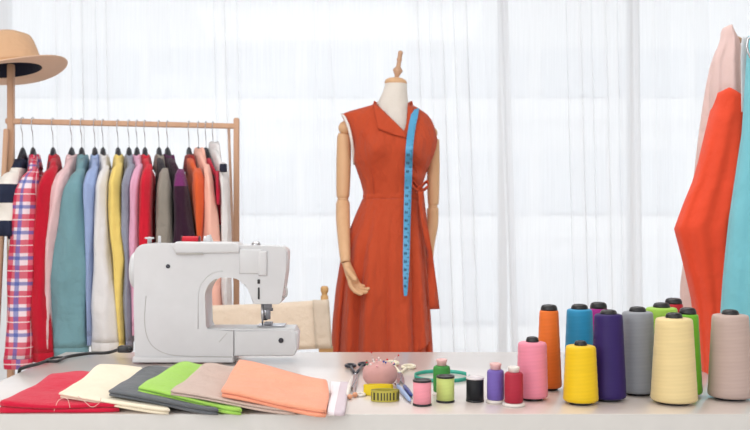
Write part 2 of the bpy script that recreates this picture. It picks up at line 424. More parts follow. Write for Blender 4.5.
cone(549, 304, 310, 392, 19, 25.5, (226, 112, 36), 'orange', 'slim tall orange thread cone between the pink and blue cones')
cone(579.5, 303.5, 309, 388, 25.5, 31, (36, 140, 186), 'blue', 'bright blue thread cone behind the short yellow cone')
cone(598.5, 301.5, 308, 380, 18, 25, (172, 40, 140), 'magenta', 'magenta thread cone mostly hidden behind blue and purple cones')
cone(580.7, 340, 345.5, 407, 30, 35, (232, 192, 14), 'yellow', 'short bright yellow thread cone at the front edge')
cone(608.5, 309, 314, 403.5, 28, 35, (44, 24, 92), 'violet', 'dark purple thread cone between yellow and grey cones')
cone(637.5, 306, 311.5, 397.5, 30.5, 36, (142, 146, 154), 'grey', 'grey thread cone behind the purple and cream cones')
cone(661.5, 302, 307.5, 386, 31, 36, (156, 200, 76), 'lime', 'pale lime thread cone tucked behind grey and cream cones')
cone(673.5, 297.5, 303.5, 372, 18.5, 25, (178, 30, 44), 'red', 'red thread cone farthest back, only its top showing')
cone(674, 312, 318, 407.5, 36.5, 45.5, (226, 204, 150), 'cream', 'large cream thread cone standing at the front edge')
cone(687.8, 307, 314, 398.5, 20.5, 28.5, (112, 180, 44), 'green', 'slim bright green thread cone right behind the cream cone')
cone(730.3, 309, 314.5, 403, 35.5, 43.5, (186, 164, 156), 'taupe', 'large taupe thread cone, nearest the hanging garments')

# ------------------------------------------------------------------ small spools
spool_group = 'small thread spools on the table'
clear_rim = plain('clear_spool_disc', (214, 206, 208), .2)
white_core = plain('white_spool_plastic', (226, 220, 214), .35)
def flat_spool(uc, vt, vb, wd, col, name, rim, label, topmat=None):
    Y = YT(vb-wd*.1); c = Vector((X(uc, Y), Y, TZ)); H = Z(vt+1, Y)-TZ; r = L(wd/2, Y)
    t = thing('thread_spool', c, label, 'thread spool', spool_group)
    b = BM(); lathe(b, c, [(r*.9, .003), (r*.96, .0035), (r*.96, H-.0035), (r*.9, H-.003)], 32); obj('thread', b, thread('thread_'+name, col), t)
    for z0 in (0, H-.003):
        b = BM(); lathe(b, c+Vector((0, 0, z0)), [(r*.3, 0), (r*.97, 0), (r, .0008), (r, .0022), (r*.97, .003), (r*.72, .003), (r*.68, .0022), (r*.3, .0022)], 32)
        obj('flange', b, rim if z0 == 0 or topmat is None else topmat, t)
    return t
def bottle_spool(uc, vn, vs, vb, wn, wb, wbase, col, name, label, necktop):
    Y = YT(vb-wbase*.1); c = Vector((X(uc, Y), Y, TZ)); zn, zs = Z(vn, Y)-TZ, Z(vs, Y)-TZ
    rn, rb, r0 = L(wn/2, Y), L(wb/2, Y), L(wbase/2, Y)
    t = thing('thread_spool', c, label, 'thread spool', spool_group)
    b = BM(); lathe(b, c, [(r0*.9, 0), (r0, .001), (r0, .003), (r0*.96, .0045), (rb*.8, .005)], 32); obj('spool_base', b, white_core, t)
    b = BM(); lathe(b, c, [(rb*.9, .005), (rb, .0065), (rb*1.01, zs*.5), (rb, zs-.004), (rb*.93, zs-.0015), (rb*.75, zs), (rn*.8, zs+.0003)], 32); obj('thread', b, thread('thread_'+name, col), t)
    b = BM(); lathe(b, c, [(rn*.85, zs-.001), (rn*.9, zn-.004), (rn, zn-.003), (rn, zn-.001), (rn*.92, zn), (rn*.5, zn), (rn*.45, zn-.003)], 28); obj('spool_neck', b, necktop, t)
    return t
pinkneck = plain('pale_pink_spool_neck', (226, 182, 180), .4)
bottle_spool(441.7, 359, 365.5, 396.5, 11, 17, 18.5, (60, 140, 62), 'leaf', 'green bottle shaped thread spool behind the lime spool', pinkneck)
flat_spool(422.2, 378.5, 407, 19, (236, 150, 164), 'rose', black_plastic, 'small pink thread spool with black rims, left of the lime one')
flat_spool(445.4, 374.5, 403.5, 18.6, (196, 212, 122), 'pistachio', black_plastic, 'small lime green thread spool with black rims')
flat_spool(475, 375.8, 403, 18.2, (20, 22, 27), 'black', black_plastic, 'small black thread spool with a pale top disc', clear_rim)
bottle_spool(495.5, 363, 369.5, 404.5, 11.8, 17, 18.5, (112, 92, 172), 'lilac', 'purple bottle shaped thread spool next to the dark red one', pinkneck)
bottle_spool(513.7, 366.5, 372, 408, 12, 18.6, 23, (170, 36, 58), 'crimson', 'dark red bottle shaped thread spool next to the purple one', white_core)

# ------------------------------------------------------------------ folded cloths
def folded(name_m, col, corners, t, h, label, layers=3, wob=.0012, seed=1, rise=.013):
    """corners: NL NR FR FL as (u, v_top, z_top, z_bottom)"""
    rnd = random.Random(seed)
    corners = [(u, v, zt+(rise if i > 1 else .002), zb) for i, (u, v, zt, zb) in enumerate(corners)]
    C = [P(u, v, YT(v, zt)) for u, v, zt, zb in corners]
    zb = [c[3] for c in corners]
    bm = BM(); N = 12
    mat = cloth('cloth_'+name_m, col, .06, .75, weave=700); mat.node_tree.nodes['Principled BSDF'].inputs['Sheen Weight'].default_value = .18
    def pt(a, d, f, k, out):
        # a across 0..1, d depth 0..1, f: fraction bottom->top
        p = lerp(lerp(C[0], C[1], a), lerp(C[3], C[2], a), d)
        e = .35*a+.65*a*a*(3-2*a)
        z0 = lerp(lerp(zb[0], zb[1], e), lerp(zb[3], zb[2], e), d)
        dd = max(0, (d-.38)/.62); dd = dd*dd*(3-2*dd)
        zt = lerp(lerp(C[0].z, C[1].z, e), lerp(C[3].z, C[2].z, e), dd)-TZ
        ed = min(1, 6*min(a, 1-a))*min(1, 6*min(d, 1-d))
        sag = wob*(1.3*math.sin(5*a+seed)*math.sin(4*d+seed*.7)+.9*math.sin(9*a-6*d+seed*2)*ed+.6*math.sin(13*d+7*a+seed))-.0012*(1-ed)
        q = p.copy(); q.z = TZ+max(lerp(z0, zt+sag, f), .0006)
        ctr = (C[0]+C[1]+C[2]+C[3])/4
        dirn = Vector((q.x-ctr.x, q.y-ctr.y, 0)).normalized()
        return q+dirn*(out-.003*(abs(2*a-1)*abs(2*d-1))**6+.0018*math.sin(8*a+seed+3*k)*math.sin(7*d+seed))
    for k in range(layers):
        f0, f1 = k/layers+.02, (k+1)/layers-.02
        ins = rnd.uniform(-.004, .0005) if k < layers-1 else 0
        grid = {}
        rings = []
        # rim profile around the outline at several heights, then caps as grids
        def outline(f, o):
            pts = []
            for i in range(N): pts.append(pt(i/N, 0, f, k, o))
            for i in range(N): pts.append(pt(1, i/N, f, k, o))
            for i in range(N): pts.append(pt(1-i/N, 1, f, k, o))
            for i in range(N): pts.append(pt(0, 1-i/N, f, k, o))
            return pts
        fm = (f0+f1)/2
        R = loft(bm, [outline(f0, ins-.0025), outline(lerp(f0, f1, .2), ins-.0006), outline(fm, ins), outline(lerp(f0, f1, .8), ins-.0006), outline(f1, ins-.0025)], False, False)
        for ring, f in ((R[0], f0), (R[-1], f1)):
            g = [[None]*(N+1) for _ in range(N+1)]
            for i in range(N):
                g[0][i] = ring[i]; g[i][N] = ring[N+i]; g[N][N-i] = ring[2*N+i]; g[N-i][0] = ring[3*N+i]
            for r in range(1, N):
                for c in range(1, N):
                    g[r][c] = bm.verts.new(pt(c/N, r/N, f, k, 0))
            for r in range(N):
                for c in range(N):
                    try: bm.faces.new((g[r][c], g[r][c+1], g[r+1][c+1], g[r+1][c]))
                    except ValueError: pass
    o = obj('folded_cloth', bm, mat)
    return tag(o, label, 'cloth', 'folded cloths along the front of the table')
folded('crimson', (204, 24, 60), [(-3, 402, .015, 0), (121, 403, .012, 0), (93, 370, .012, 0), (51, 371.5, .012, 0)], .014, 0, 'folded crimson red cloth lying flat at the left end', 2, .0015, 2)
folded('cream', (238, 228, 206), [(57, 392, .024, .016), (171, 409, .008, .0), (142, 365, .009, 0), (99, 362.5, .022, .014)], .008, .016, 'folded cream cloth lying between the red and dark grey ones', 2, .001, 3)
folded('slate', (98, 102, 108), [(106.5, 389, .029, .0195), (220, 408, .010, 0), (170, 365.5, .010, 0), (147, 364, .026, .0175)], .009, .02, 'folded dark grey cloth lying between cream and lime ones', 2, .001, 4)
folded('lime', (162, 210, 92), [(136, 386, .032, .023), (243, 408, .010, 0), (203, 362.5, .012, 0), (177, 360.5, .028, .020)], .009, .02, 'folded lime green cloth lying between grey and taupe ones', 2, .001, 5)
folded('mushroom', (200, 178, 168), [(169, 389.5, .031, .0235), (297, 409, .008, 0), (236, 364, .012, 0), (202, 362.5, .028, .021)], .009, .02, 'folded taupe cloth lying between lime and peach ones', 2, .001, 6)
folded('peach', (244, 164, 134), [(219, 388, .034, .0215), (327.5, 409.5, .011, 0), (329, 378, .011, 0), (238, 358.5, .034, .0215)], .012, .02, 'folded peach cloth on top at the right end of the row', 2, .001, 7)
kl = NT('lavender_stripe'); zz = kl.xyz(kl.coord())
kl.base(kl.mix(kl.math('GREATER_THAN', zz[0], .0005), rgb(236, 230, 236), rgb(204, 190, 200))); kl.set(Roughness=.85)
MC['cloth_lavender'] = kl.m
folded('lavender', (0, 0, 0), [(327, 411, .006, 0), (345, 411, .006, 0), (349, 381, .006, 0), (331, 380, .006, 0)], .006, 0, 'small pale lavender and white striped cloth beside the peach cloth', 1, .0003, 8, .001)

for pts_, lb in ((((54, 411), (58, 401), (64, 398), (68, 400), (70, 408)), 'pale loose thread looping over the left of the red cloth front'), (((78, 396), (84, 401), (92, 407), (99, 403), (101, 398)), 'pale loose thread hanging from the cream cloth over the red one')):
    b = BM(); tube(b, smoothpath([P(u, v, YF+.004) for u, v in pts_], 6), .00045, 6)
    tag(obj('thread_strand', b, plain('pale_thread', (236, 190, 180), .7)), lb, 'thread', 'loose threads on the red cloth')

# ------------------------------------------------------------------ sewing notions
Yp = YT(386)
pc = Vector((X(380, Yp), Yp, TZ)); rx, rz = L(17.5, Yp), L(12.2, Yp)
b = BM()
pr = []
for i in range(17):
    a = -PI/2+PI*i/16
    pr.append((max(.0005, rx*abs(math.cos(a))**.75), rz+rz*math.copysign(abs(math.sin(a))**.9, math.sin(a))))
lathe(b, pc, pr, 36); o = obj('pincushion', b, cloth('pincushion_felt', (206, 158, 154), .06)); tag(o, 'round dusty pink pincushion full of pearl headed pins', 'pincushion')
pins = [('white', (232, 230, 228)), ('red', (200, 30, 40)), ('blue', (50, 70, 150)), ('pink', (232, 170, 180)), ('green', (70, 140, 90)), ('white', (232, 230, 228))]
rp = random.Random(3)
for i in range(20):
    nm, c = pins[(i*5+i//6) % 6]
    a, q = rp.uniform(0, 2*PI), math.sqrt(rp.uniform(.02, .62))
    d = Vector((math.cos(a)*q, math.sin(a)*q, 0)); zz_ = rz+rz*max(.05, 1-q*q)**.5
    base = pc+Vector((d.x*rx, d.y*rx, zz_*.985)); n = Vector((d.x*.7, d.y*.7, 1)).normalized(); ln = rp.uniform(.002, .007)
    t = thing('pin', base, nm+' pearl headed pin stuck in the pink pincushion', 'pin', 'pins in the pincushion')
    b = BM(); tube(b, [base-n*.004, base+n*ln], .0004, 6); obj('shaft', b, steel, t)
    b = BM(); ball(b, base+n*ln, .0017, 10); obj('head', b, plain('pearl_'+nm, c, .25), t)
# two taller pins
for (u, v, lb) in ((398.5, 355.3, 'red headed pin leaning highest out on the pincushion side'), (371.5, 352.3, 'red headed pin standing tall at the left of the pincushion')):
    tip = P(u, v, Yp+.01); base = pc+Vector((rx*.55*(1 if u > 380 else -.7), .004, rz*1.72))
    t = thing('pin', base, lb, 'pin', 'pins in the pincushion')
    b = BM(); tube(b, [base, tip], .0004, 6); obj('shaft', b, steel, t)
    b = BM(); ball(b, tip, .0014, 10); obj('head', b, plain('pearl_red', (200, 30, 40), .25), t)
# rolled tapes
def tape_roll(uc, vt, vb, wd, ink, col, label, deep):
    Y = YT(vb-2); c = Vector((X(uc, Y), Y+deep, TZ)); H = Z(vt, Y)-TZ; w = L(wd/2, Y)
    pts = []
    for i in range(150):
        a = 2*PI*i/36; k = 1-.0022*i
        pts.append(c+Vector((w*k*math.cos(a), deep*k*math.sin(a), H/2+.0003)))
    b = BM(); ribbon(b, pts, [Vector((0, 0, H/2))]*len(pts), .0005)
    o = thing('tape_measure', c, label, 'tape measure')
    kk = NT('tape_'+str(uc)); q = kk.xyz(kk.coord()); ang = kk.math('ARCTAN2', q[1], q[0])
    if ink:
        tick = kk.math('LESS_THAN', kk.math('FRACT', kk.math('MULTIPLY', ang, 2.9)), .42)
        low = kk.math('LESS_THAN', kk.math('ABSOLUTE', kk.math('SUBTRACT', q[2], H*.5)), H*.34)
        kk.base(kk.mix(kk.math('MULTIPLY', tick, low), rgb(*col), rgb(46, 44, 24)))
    else: kk.base(kk.mix(kk.noise(60), rgb(*col), rgb(*col)))
    kk.set(Roughness=.4)
    obj('tape', b, kk.m, o, True, auto=40)
    return o
tape_roll(385, 391.5, 404.5, 29, True, (176, 166, 66), 'rolled olive yellow tape measure with black marks before the pincushion', .013)
tape_roll(378, 385.5, 398, 30, False, (232, 206, 30), 'plain bright yellow rolled tape between marked tape and pincushion', .0075)
def loop_handle(bm, c, ax, bx, r, z):
    pts = [Vector((c[0]+ax[0]*math.cos(a)+bx[0]*math.sin(a), c[1]+ax[1]*math.cos(a)+bx[1]*math.sin(a), z)) for a in [2*PI*i/24 for i in range(24)]]
    n = len(pts); rings = []
    for i, p in enumerate(pts):
        t_ = (pts[(i+1) % n]-pts[i-1]).normalized(); s_ = Vector((t_.y, -t_.x, 0))
        rings.append([p+s_*r*math.cos(2*PI*k/8)+Vector((0, 0, r*math.sin(2*PI*k/8))) for k in range(8)])
    rings.append(rings[0]); R = loft(bm, rings, False, False)
    bmesh.ops.remove_doubles(bm, verts=bm.verts, dist=1e-6)
def scissors(hp1, hp2, piv, t1, t2, hr, mat, blade, label, r=.0028, zc=.004):
    T = lambda uv: P(uv[0], uv[1], YT(uv[1], zc))
    h1, h2, p0, b1, b2 = T(hp1), T(hp2), T(piv), T(t1), T(t2)
    o = thing('scissors', Vector((p0.x, p0.y, TZ)), label, 'scissors')
    for hh, tt, dz in ((h1, b2, 0), (h2, b1, .0014)):
        b = BM(); d = (hh-p0).normalized(); s_ = Vector((d.y, -d.x, 0)); w = hr
        rings = []
        for f, wd in ((0, .0035), (.15, .0045), (.5, .0038), (.85, .002), (1, .0003)):
            p = lerp(p0, tt, f)+Vector((0, 0, dz)); q = (tt-p0).normalized(); s2 = Vector((q.y, -q.x, 0))*wd
            rings.append([p-s2-Vector((0, 0, .0006)), p+s2-Vector((0, 0, .0006)), p+s2+Vector((0, 0, .0006)), p-s2+Vector((0, 0, .0006))])
        loft(b, rings); obj('blade', b, blade, o, False)
        b = BM(); loop_handle(b, hh, d*hr*1.5, s_*hr, r, hh.z+dz)
        tube(b, [p0+Vector((0, 0, dz)), hh-d*hr*1.45+Vector((0, 0, dz))], r*.9, 8); obj('handle', b, mat, o)
    b = BM(); lathe(b, p0, [(.002, -.002), (.002, .003), (.001, .0034)], 12); obj('pivot_screw', b, steel, o)
scissors((350.5, 365.5), (363.5, 364.8), (355.5, 375), (348.5, 392), (353.5, 394), .0085, plain('black_handle', (32, 34, 46), .3), steel, 'open scissors with black loop handles left of the pincushion')
scissors((408.5, 366.5), (392, 363.5), (399.5, 373.5), (398, 385), (404, 384), .011, plain('cream_handle', (228, 220, 196), .35), steel, 'scissors with cream loop handles behind the pincushion')
# blue snips
o = thing('thread_snips', Vector((X(404, 1.45), YT(393), TZ)), 'blue thread snips lying between the yellow tape and the pink spool', 'snips')
for a_, b_, m_ in (((397, 385), (410.5, 401), plain('pale_blue_plastic', (150, 176, 220), .3)), ((404, 385.5), (412, 396), plain('navy_plastic', (36, 60, 132), .3))):
    b = BM(); p, q = P(*a_, YT(a_[1], .004)), P(*b_, YT(b_[1], .004)); tube(b, [p, lerp(p, q, .1), lerp(p, q, .5), lerp(p, q, .9), q], [.001, .0032, .0038, .003, .001], 10); obj('handle', b, m_, o)
b = BM(); p = P(397, 385, YT(385, .004)); tube(b, [p, p+Vector((-.006, .022, 0))], [.002, .0004], 8); obj('blade', b, steel, o)
# beads and ring
bead_m = plain('peach_wood_bead', (222, 160, 126), .4)
for u, v, lb in ((350, 399.5, 'peach bead at the left near the lavender cloth'), (355, 397.5, 'peach bead beside the white plastic ring')):
    b = BM(); Y = YT(v); ball(b, (X(u, Y), Y, TZ+.0042), .0042, 14); tag(obj('bead', b, bead_m), lb, 'bead', 'peach beads left of the pincushion')
b = BM(); Y = YT(396); loop_handle(b, (X(360.5, Y), Y), (.0062, 0), (0, .009), .0022, TZ+.0023); tag(obj('ring', b, white_core), 'white plastic ring lying left of the yellow tape', 'ring')
b = BM(); Y = YT(384); cc = Vector((X(353.5, Y), Y, TZ)); tube(b, [P(353, 376, YT(376, .004)), P(349.5, 386, YT(386, .004)), P(347, 396, YT(396, .004))], [.002, .004, .003], 10); tag(obj('seam_ripper', b, white_core), 'white handled seam ripper lying beside the black handled scissors', 'seam ripper')
# teal ribbon loop
b = BM(); pts = []
for i in range(49):
    a = 2*PI*i/48*0.93+.4; Y0 = YT(381.5)
    pts.append(Vector((X(443.5, Y0)+L(28, Y0)*math.cos(a), Y0+.035+.05*math.sin(a), TZ+.0035)))
ribbon(b, pts, [Vector((0, .0015, .003))]*len(pts), .0012)
tag(obj('ribbon', b, plain('teal_ribbon', (46, 158, 136), .5)), 'teal ribbon loop standing on edge behind the small spools', 'ribbon')

# ------------------------------------------------------------------ clothes rack
R0 = P(11, 121, 3.6); R1 = P(236.5, 126.5, 3.8); zr = (R0.z+R1.z)/2; R0.z = R1.z = zr
def rail_at(u):
    # point on the rail line seen at column u
    k = (u-375)/F
    d = R1-R0; t = (k*R0.y-R0.x)/(d.x-k*d.y)
    return R0+d*t
rk = thing('clothes_rack', ((R0.x+R1.x)/2, (R0.y+R1.y)/2, 0), 'wooden clothes rack hung with colourful shirts', 'clothes rack')
rd = (R1-R0).normalized()
def bar(p, q, w, d): 
    bm = BM(); p, q = Vector(p), Vector(q); t_ = (q-p).normalized(); a = Vector((0, 1, 0)) if abs(t_.y) < .7 else Vector((1, 0, 0))
    a = (a-t_*a.dot(t_)).normalized(); c = t_.cross(a)
    pts = [[r+a*sy*d/2+c*sx*w/2 for sx, sy in ((-1, -1), (1, -1), (1, 1), (-1, 1))] for r in (p, q)]
    loft(bm, pts); bmesh.ops.bevel(bm, geom=list(bm.edges), offset=min(w, d)*.15, segments=2, affect='EDGES'); return bm
obj('rail', bar(R0-rd*.02, R1+rd*.01, .021, .021), rack_wood, rk, True, auto=40)
zt = Z(64, R0.y)
obj('post', bar((R0.x, R0.y, .02), (R0.x, R0.y, zt), .024, .024), rack_wood, rk, True, auto=40)
obj('post', bar((R1.x, R1.y, .02), (R1.x, R1.y, Z(118, R1.y)), .022, .022), rack_wood, rk, True, auto=40)
for R_, sg in ((R0, -1), (R1, 1)):
    obj('foot', bar((R_.x, R_.y-.26, .015), (R_.x, R_.y+.26, .015), .03, .03), rack_wood, rk, True, auto=40)
lg = P(6.5, 129, R0.y-.03); obj('brace_leg', bar(lg, (lg.x-.035, R0.y-.10, .03), .018, .018), rack_wood, rk, True, auto=40)
lg = P(228.7, 126.5, R1.y+.03); obj('brace_leg', bar(lg, (lg.x+.02, R1.y+.24, .03), .010, .010), wood('pale_brace', (222, 190, 170), (210, 178, 156)), rk, True, auto=40)
obj('lower_rail', bar(Vector((R0.x, R0.y, .25)), Vector((R1.x, R1.y, .25)), .02, .02), rack_wood, rk, True, auto=40)

# hat on the left post
hc = P(9, 71.5, R0.y); ht = thing('hat', hc, 'tan wide brimmed felt hat resting on the top of the rack post', 'hat')
ht_felt = cloth('tan_felt', (206, 168, 134), .06); ht_b = cloth('pale_tan_felt', (228, 194, 170), .05)
roll = Matrix.Rotation(math.radians(-9.5), 3, 'Y') @ Matrix.Rotation(math.radians(-1.0), 3, 'X')
def hatbm(prof, seg=48, dent=False, wave=0):
    bm = BM(); R = lathe(bm, (0, 0, 0), prof, seg, False, False)
    for v in bm.verts:
        c = v.co; r = math.hypot(c.x, c.y)
        a = math.atan2(c.y, c.x)
        if wave and r > .12: c.z += wave*((r-.11)/.1)**2*math.cos(2*a)
        if dent and c.z > .1: c.z -= .012*math.exp(-(c.y/.04)**2)*(1 if r < .09 else .3)
        c.y *= 1.06
        v.co = hc+roll@c
    return bm
obj('crown', hatbm([(.124, .004), (.120, .03), (.113, .07), (.104, .11), (.096, .128), (.082, .138), (.05, .134), (.02, .130), (.001, .129)], dent=True), ht_felt, ht, solid=.003)
obj('brim', hatbm([(.120, .004), (.135, .001), (.16, -.002), (.19, -.002), (.212, .002), (.216, .004), (.212, .0065), (.19, .003), (.16, .003), (.135, .006), (.122, .008)], wave=.012), ht_b, ht)
obj('hat_band', hatbm([(.1255, .006), (.1265, .01), (.1245, .024), (.1225, .025)]), cloth('band_tan', (196, 150, 112), .05), ht, solid=.002)
obj('lining', hatbm([(.119, .003), (.112, .035), (.100, .09), (.06, .11), (.001, .112)]), cloth('navy_lining', (44, 46, 64), .1), ht)

# ------------------------------------------------------------------ hangers and garments
hang_black = plain('black_hanger', (40, 42, 50), .4)
kp = NT('plaid_cotton'); uvn = kp.xyz(kp.coord('UV'))
def stripe(c, per, off, wd): return kp.math('LESS_THAN', kp.math('FRACT', kp.math('ADD', kp.math('DIVIDE', c, per), off)), wd)
pu, pv = uvn[0], uvn[1]
PER = .092
c_ = rgb(232, 212, 222)
c_ = kp.mix(kp.math('MULTIPLY', stripe(pu, .125, 0, .52), .8), c_, rgb(206, 40, 78)); c_ = kp.mix(kp.math('MULTIPLY', stripe(pv, PER, 0, .52), .8), c_, rgb(200, 30, 70))
c_ = kp.mix(kp.math('MULTIPLY', stripe(pu, .125, .35, .13), .7), c_, rgb(60, 100, 180)); c_ = kp.mix(kp.math('MULTIPLY', stripe(pv, PER, .35, .14), .7), c_, rgb(54, 84, 168))
c_ = kp.mix(kp.math('MULTIPLY', stripe(pu, .125, .8, .04), .8), c_, rgb(240, 230, 234)); c_ = kp.mix(kp.math('MULTIPLY', stripe(pv, PER, .8, .04), .8), c_, rgb(240, 230, 234))
kp.base(c_); kp.set(Roughness=.9, Specular_IOR_Level=.15)
ks = NT('navy_white_stripes'); q = ks.xyz(ks.coord())
ST = L(36, 3.45)
# stripe origin is the garment's own empty (on the rail)
def stripes_for(zrel):
    fr = ks.math('FRACT', ks.math('DIVIDE', ks.math('SUBTRACT', q[2], zrel), ST))
    ks.base(ks.mix(ks.math('LESS_THAN', fr, .52), rgb(226, 222, 216), rgb(40, 46, 66))); ks.set(Roughness=.9, Specular_IOR_Level=.15)

def hanger(u, vtop, label, lean_x):
    C = rail_at(u)
    t = thing('clothes_hanger', C, label, 'clothes hanger', 'hangers on the rack rail')
    zt_ = Z(vtop, C.y)
    b = BM(); r = .0165
    pts = [C+Vector((0, -r*math.cos(a), r*math.sin(a)+.0005)) for a in [math.radians(x) for x in (200, 150, 110, 70, 30, 0, -20)]]
    pts = [C+Vector((0, r*math.cos(a), r*math.sin(a))) for a in [math.radians(x) for x in (-30, 10, 50, 90, 130, 170)]]
    pts += [C+Vector((0, -r, -.025)), C+Vector((0, -.004, -.045)), Vector((C.x, C.y, zt_+.02)), Vector((C.x, C.y, zt_))]
    tube(b, smoothpath(pts, 4), .0016, 8); obj('hook', b, steel, t)
    b = BM(); hw = .14
    rings = []
    for i in range(15):
        s = -1+2*i/14
        zc = zt_-.022-.105*abs(s); yy = C.y-hw*s*.95; xx = C.x+lean_x*max(s, 0)*.7-.3*lean_x*max(-s, 0)*.7
        hh = .022*(1-.5*abs(s)); ww = .0115*(1-.4*abs(s))
        rings.append([Vector((xx+ww*math.cos(a), yy, zc+hh*math.sin(a))) for a in [2*PI*k/10 for k in range(10)]])
    loft(b, rings); obj('shoulder_bar', b, hang_black, t)
    return t

def garment(kind, hook, rows, label, hlabel, body_m, sleeve_m=None, collar_m=None, cat='shirt', hem=330, vtop=159, cuff=True, sl_end=None, low_m=None, low_v=None, collar=True, seed=1, slw=1.0, hvt=147, neck_h=.03):
    rnd = random.Random(seed*13+5)
    sleeve_m = sleeve_m or body_m; collar_m = collar_m or body_m
    C = rail_at(hook); Yn = C.y-.19
    def nz(zw):   # near-edge centre and half width at height zw
        v = 215-(zw-CZ)*F/Yn
        uL, uR = interp(rows, v)
        return X((uL+uR)/2, Yn), L((uR-uL)/2, Yn)
    lx = nz(Z(190, Yn))[0]-C.x
    hanger(hook, hvt, hlabel, lx)
    t = thing(kind, C, label, cat, 'clothes hanging on the wooden rack')
    ztop = Z(vtop, C.y); zsh = Z(rows[0][0]+15, Yn); zhem = Z(hem, Yn)
    # body
    zs = [ztop, lerp(ztop, zsh, .3), lerp(ztop, zsh, .65), zsh, zsh-.03] + [lerp(zsh-.05, zhem, i/12) for i in range(13)]
    fac = [.36, .64, .86, .98, 1.0] + [1.0+.03*i/12 for i in range(13)]
    rings = []; n = 36; ph = rnd.uniform(0, 6)
    tc = .0135
    for zz, s in zip(zs, fac):
        nx, hw = nz(zz); NX, NY = nx-C.x, -.165
        low = max(0, min(1, (ztop-zz)/.5))
        ring = []
        for i in range(n):
            a = 2*PI*i/n; e = math.cos(a); sn = math.sin(a)
            k = s*e
            if e >= 0:
                bx, by = NX*k, NY*k; T = lerp(tc, max(.008, hw*.8), e**1.2)
            else:
                bx, by = NX*.3*k, NY*k; T = tc
            T *= (.8+.2*s)
            T *= 1+.22*low*math.sin(7*a+ph+2*zz)
            ring.append(Vector((C.x+bx+T*math.copysign(abs(sn)**.6, sn), C.y+by, zz)))
        rings.append(ring)
    b = BM(); loft(b, rings, False, False); obj('body', b, body_m, t, solid=.002)
    # sleeves
    zend = Z(sl_end or rows[-1][0], Yn)
    for side in (1, -1):
        rings = []; m = 24; N = 26
        zz0 = zsh+.035
        for j in range(N+1):
            f = j/N; zz = lerp(zz0, zend, f)
            nx, hw = nz(zz); hw *= slw
            if side == 1: cx, cy = nx, Yn; w = hw
            else: cx, cy = C.x-.3*(nx-C.x), 2*C.y-Yn; w = .014
            dome = min(1, math.sqrt(max(0, (zz0-zz)/.075)))
            dep = lerp(.052, .034, f)*(.3+.7*dome)
            w *= (.42+.58*dome)
            cy += (.05*(1-dome))*side
            low = f
            ring = []
            for i in range(m):
                a = 2*PI*i/m
                g = 1+.08*math.sin(5*a+7*f+ph)*dome+.05*math.sin(3*a-16*f+ph)+.03*math.sin(9*a+24*f)
                ring.append(Vector((cx+w*g*math.cos(a), cy+dep*g*math.sin(a)+.006*math.sin(11*f+ph)*low, zz)))
            rings.append(ring)
        b = BM()
        if low_m:
            zl = Z(low_v, Yn)
            loft(b, rings, True, False, mat=lambda j, i: 1 if lerp(zz0, zend, (j+.5)/N) < zl else 0)
            s_ = obj('sleeve', b, [sleeve_m, low_m], t, solid=.002)
        else:
            loft(b, rings, True, False); s_ = obj('sleeve', b, sleeve_m, t, solid=.002)
        if cuff:
            last = rings[-1]; c0 = sum(last, Vector())/len(last)
            rr = [[c0+(p-c0)*k+Vector((0, 0, dz)) for p in last] for k, dz in ((1.0, .002), (1.04, -.002), (1.0, -.035), (.96, -.036))]
            b = BM(); loft(b, rr, False, False); obj('cuff', b, sleeve_m if not low_m else low_m, s_)
    # collar: a folded band round the hanger neck, tipped towards the near shoulder
    if collar:
        rings = []
        for kx, ky, dz, nd in ((.7, .8, -.01, 0), (.72, .82, neck_h*.75, .004), (.85, .92, neck_h, .006), (1.05, 1.05, neck_h*.8, .012), (1.3, 1.25, 0, .03), (1.5, 1.42, -neck_h*.8, .052), (1.42, 1.36, -neck_h*.85, .052), (1.2, 1.15, -neck_h*.3, .03)):
            ring = []
            for i in range(28):
                a = 2*PI*i/28; q = max(0, -math.sin(a))
                ring.append(Vector((C.x+.0165*kx*math.cos(a)+lx*.38*ky*q, C.y+.062*ky*math.sin(a), ztop+dz-.012-nd*q+.003*math.sin(3*a+ph))))
            rings.append(ring)
        b = BM(); loft(b, rings, False, False); obj('collar', b, collar_m, t)
    return t
stripes_for(Z(203, rail_at(22.7).y-.19)-rail_at(22.7).z)
C_ = cloth
offw = C_('offwhite_cotton', (236, 235, 237), .05, trans=.15)
garment('striped_shirt', 22.7, [(166, -1, 20), (178, -4, 19), (200, -4, 17.5), (235, 0, 16.5), (262, 4, 14)], 'navy and white striped short sleeved shirt, first on the rack', 'black hanger holding the striped navy and white shirt', ks.m, hem=262, sl_end=236, cuff=False, vtop=160, seed=1, collar=False)
garment('plaid_shirt', 33, [(163, 22, 38), (178, 19, 38), (200, 15, 37.5), (250, 11, 36), (300, 8, 33), (340, 6.5, 33.5), (368, 5, 31)], 'red, white and blue plaid shirt with long sleeves', 'black hanger holding the plaid shirt', kp.m, hem=366, sl_end=358, seed=2)
garment('shirt', 53, [(160, 46, 57), (172, 42, 56), (200, 36, 52.5), (250, 34, 49.5), (300, 33.5, 48), (345, 33, 53), (362, 32, 55)], 'deep red shirt hanging between the plaid and pale pink ones', 'black hanger holding the deep red shirt', C_('red_cotton', (190, 24, 48), .12), hem=362, sl_end=352, seed=3)
garment('blouse', 71.6, [(162, 57, 69), (175, 53.5, 68), (200, 51, 64), (240, 47, 57), (280, 46, 52), (346, 45, 53)], 'pale pink blouse hanging between red and teal shirts', 'black hanger holding the pale pink blouse', C_('pale_pink', (226, 192, 196), .06), cat='blouse', hem=347, sl_end=338, seed=4)
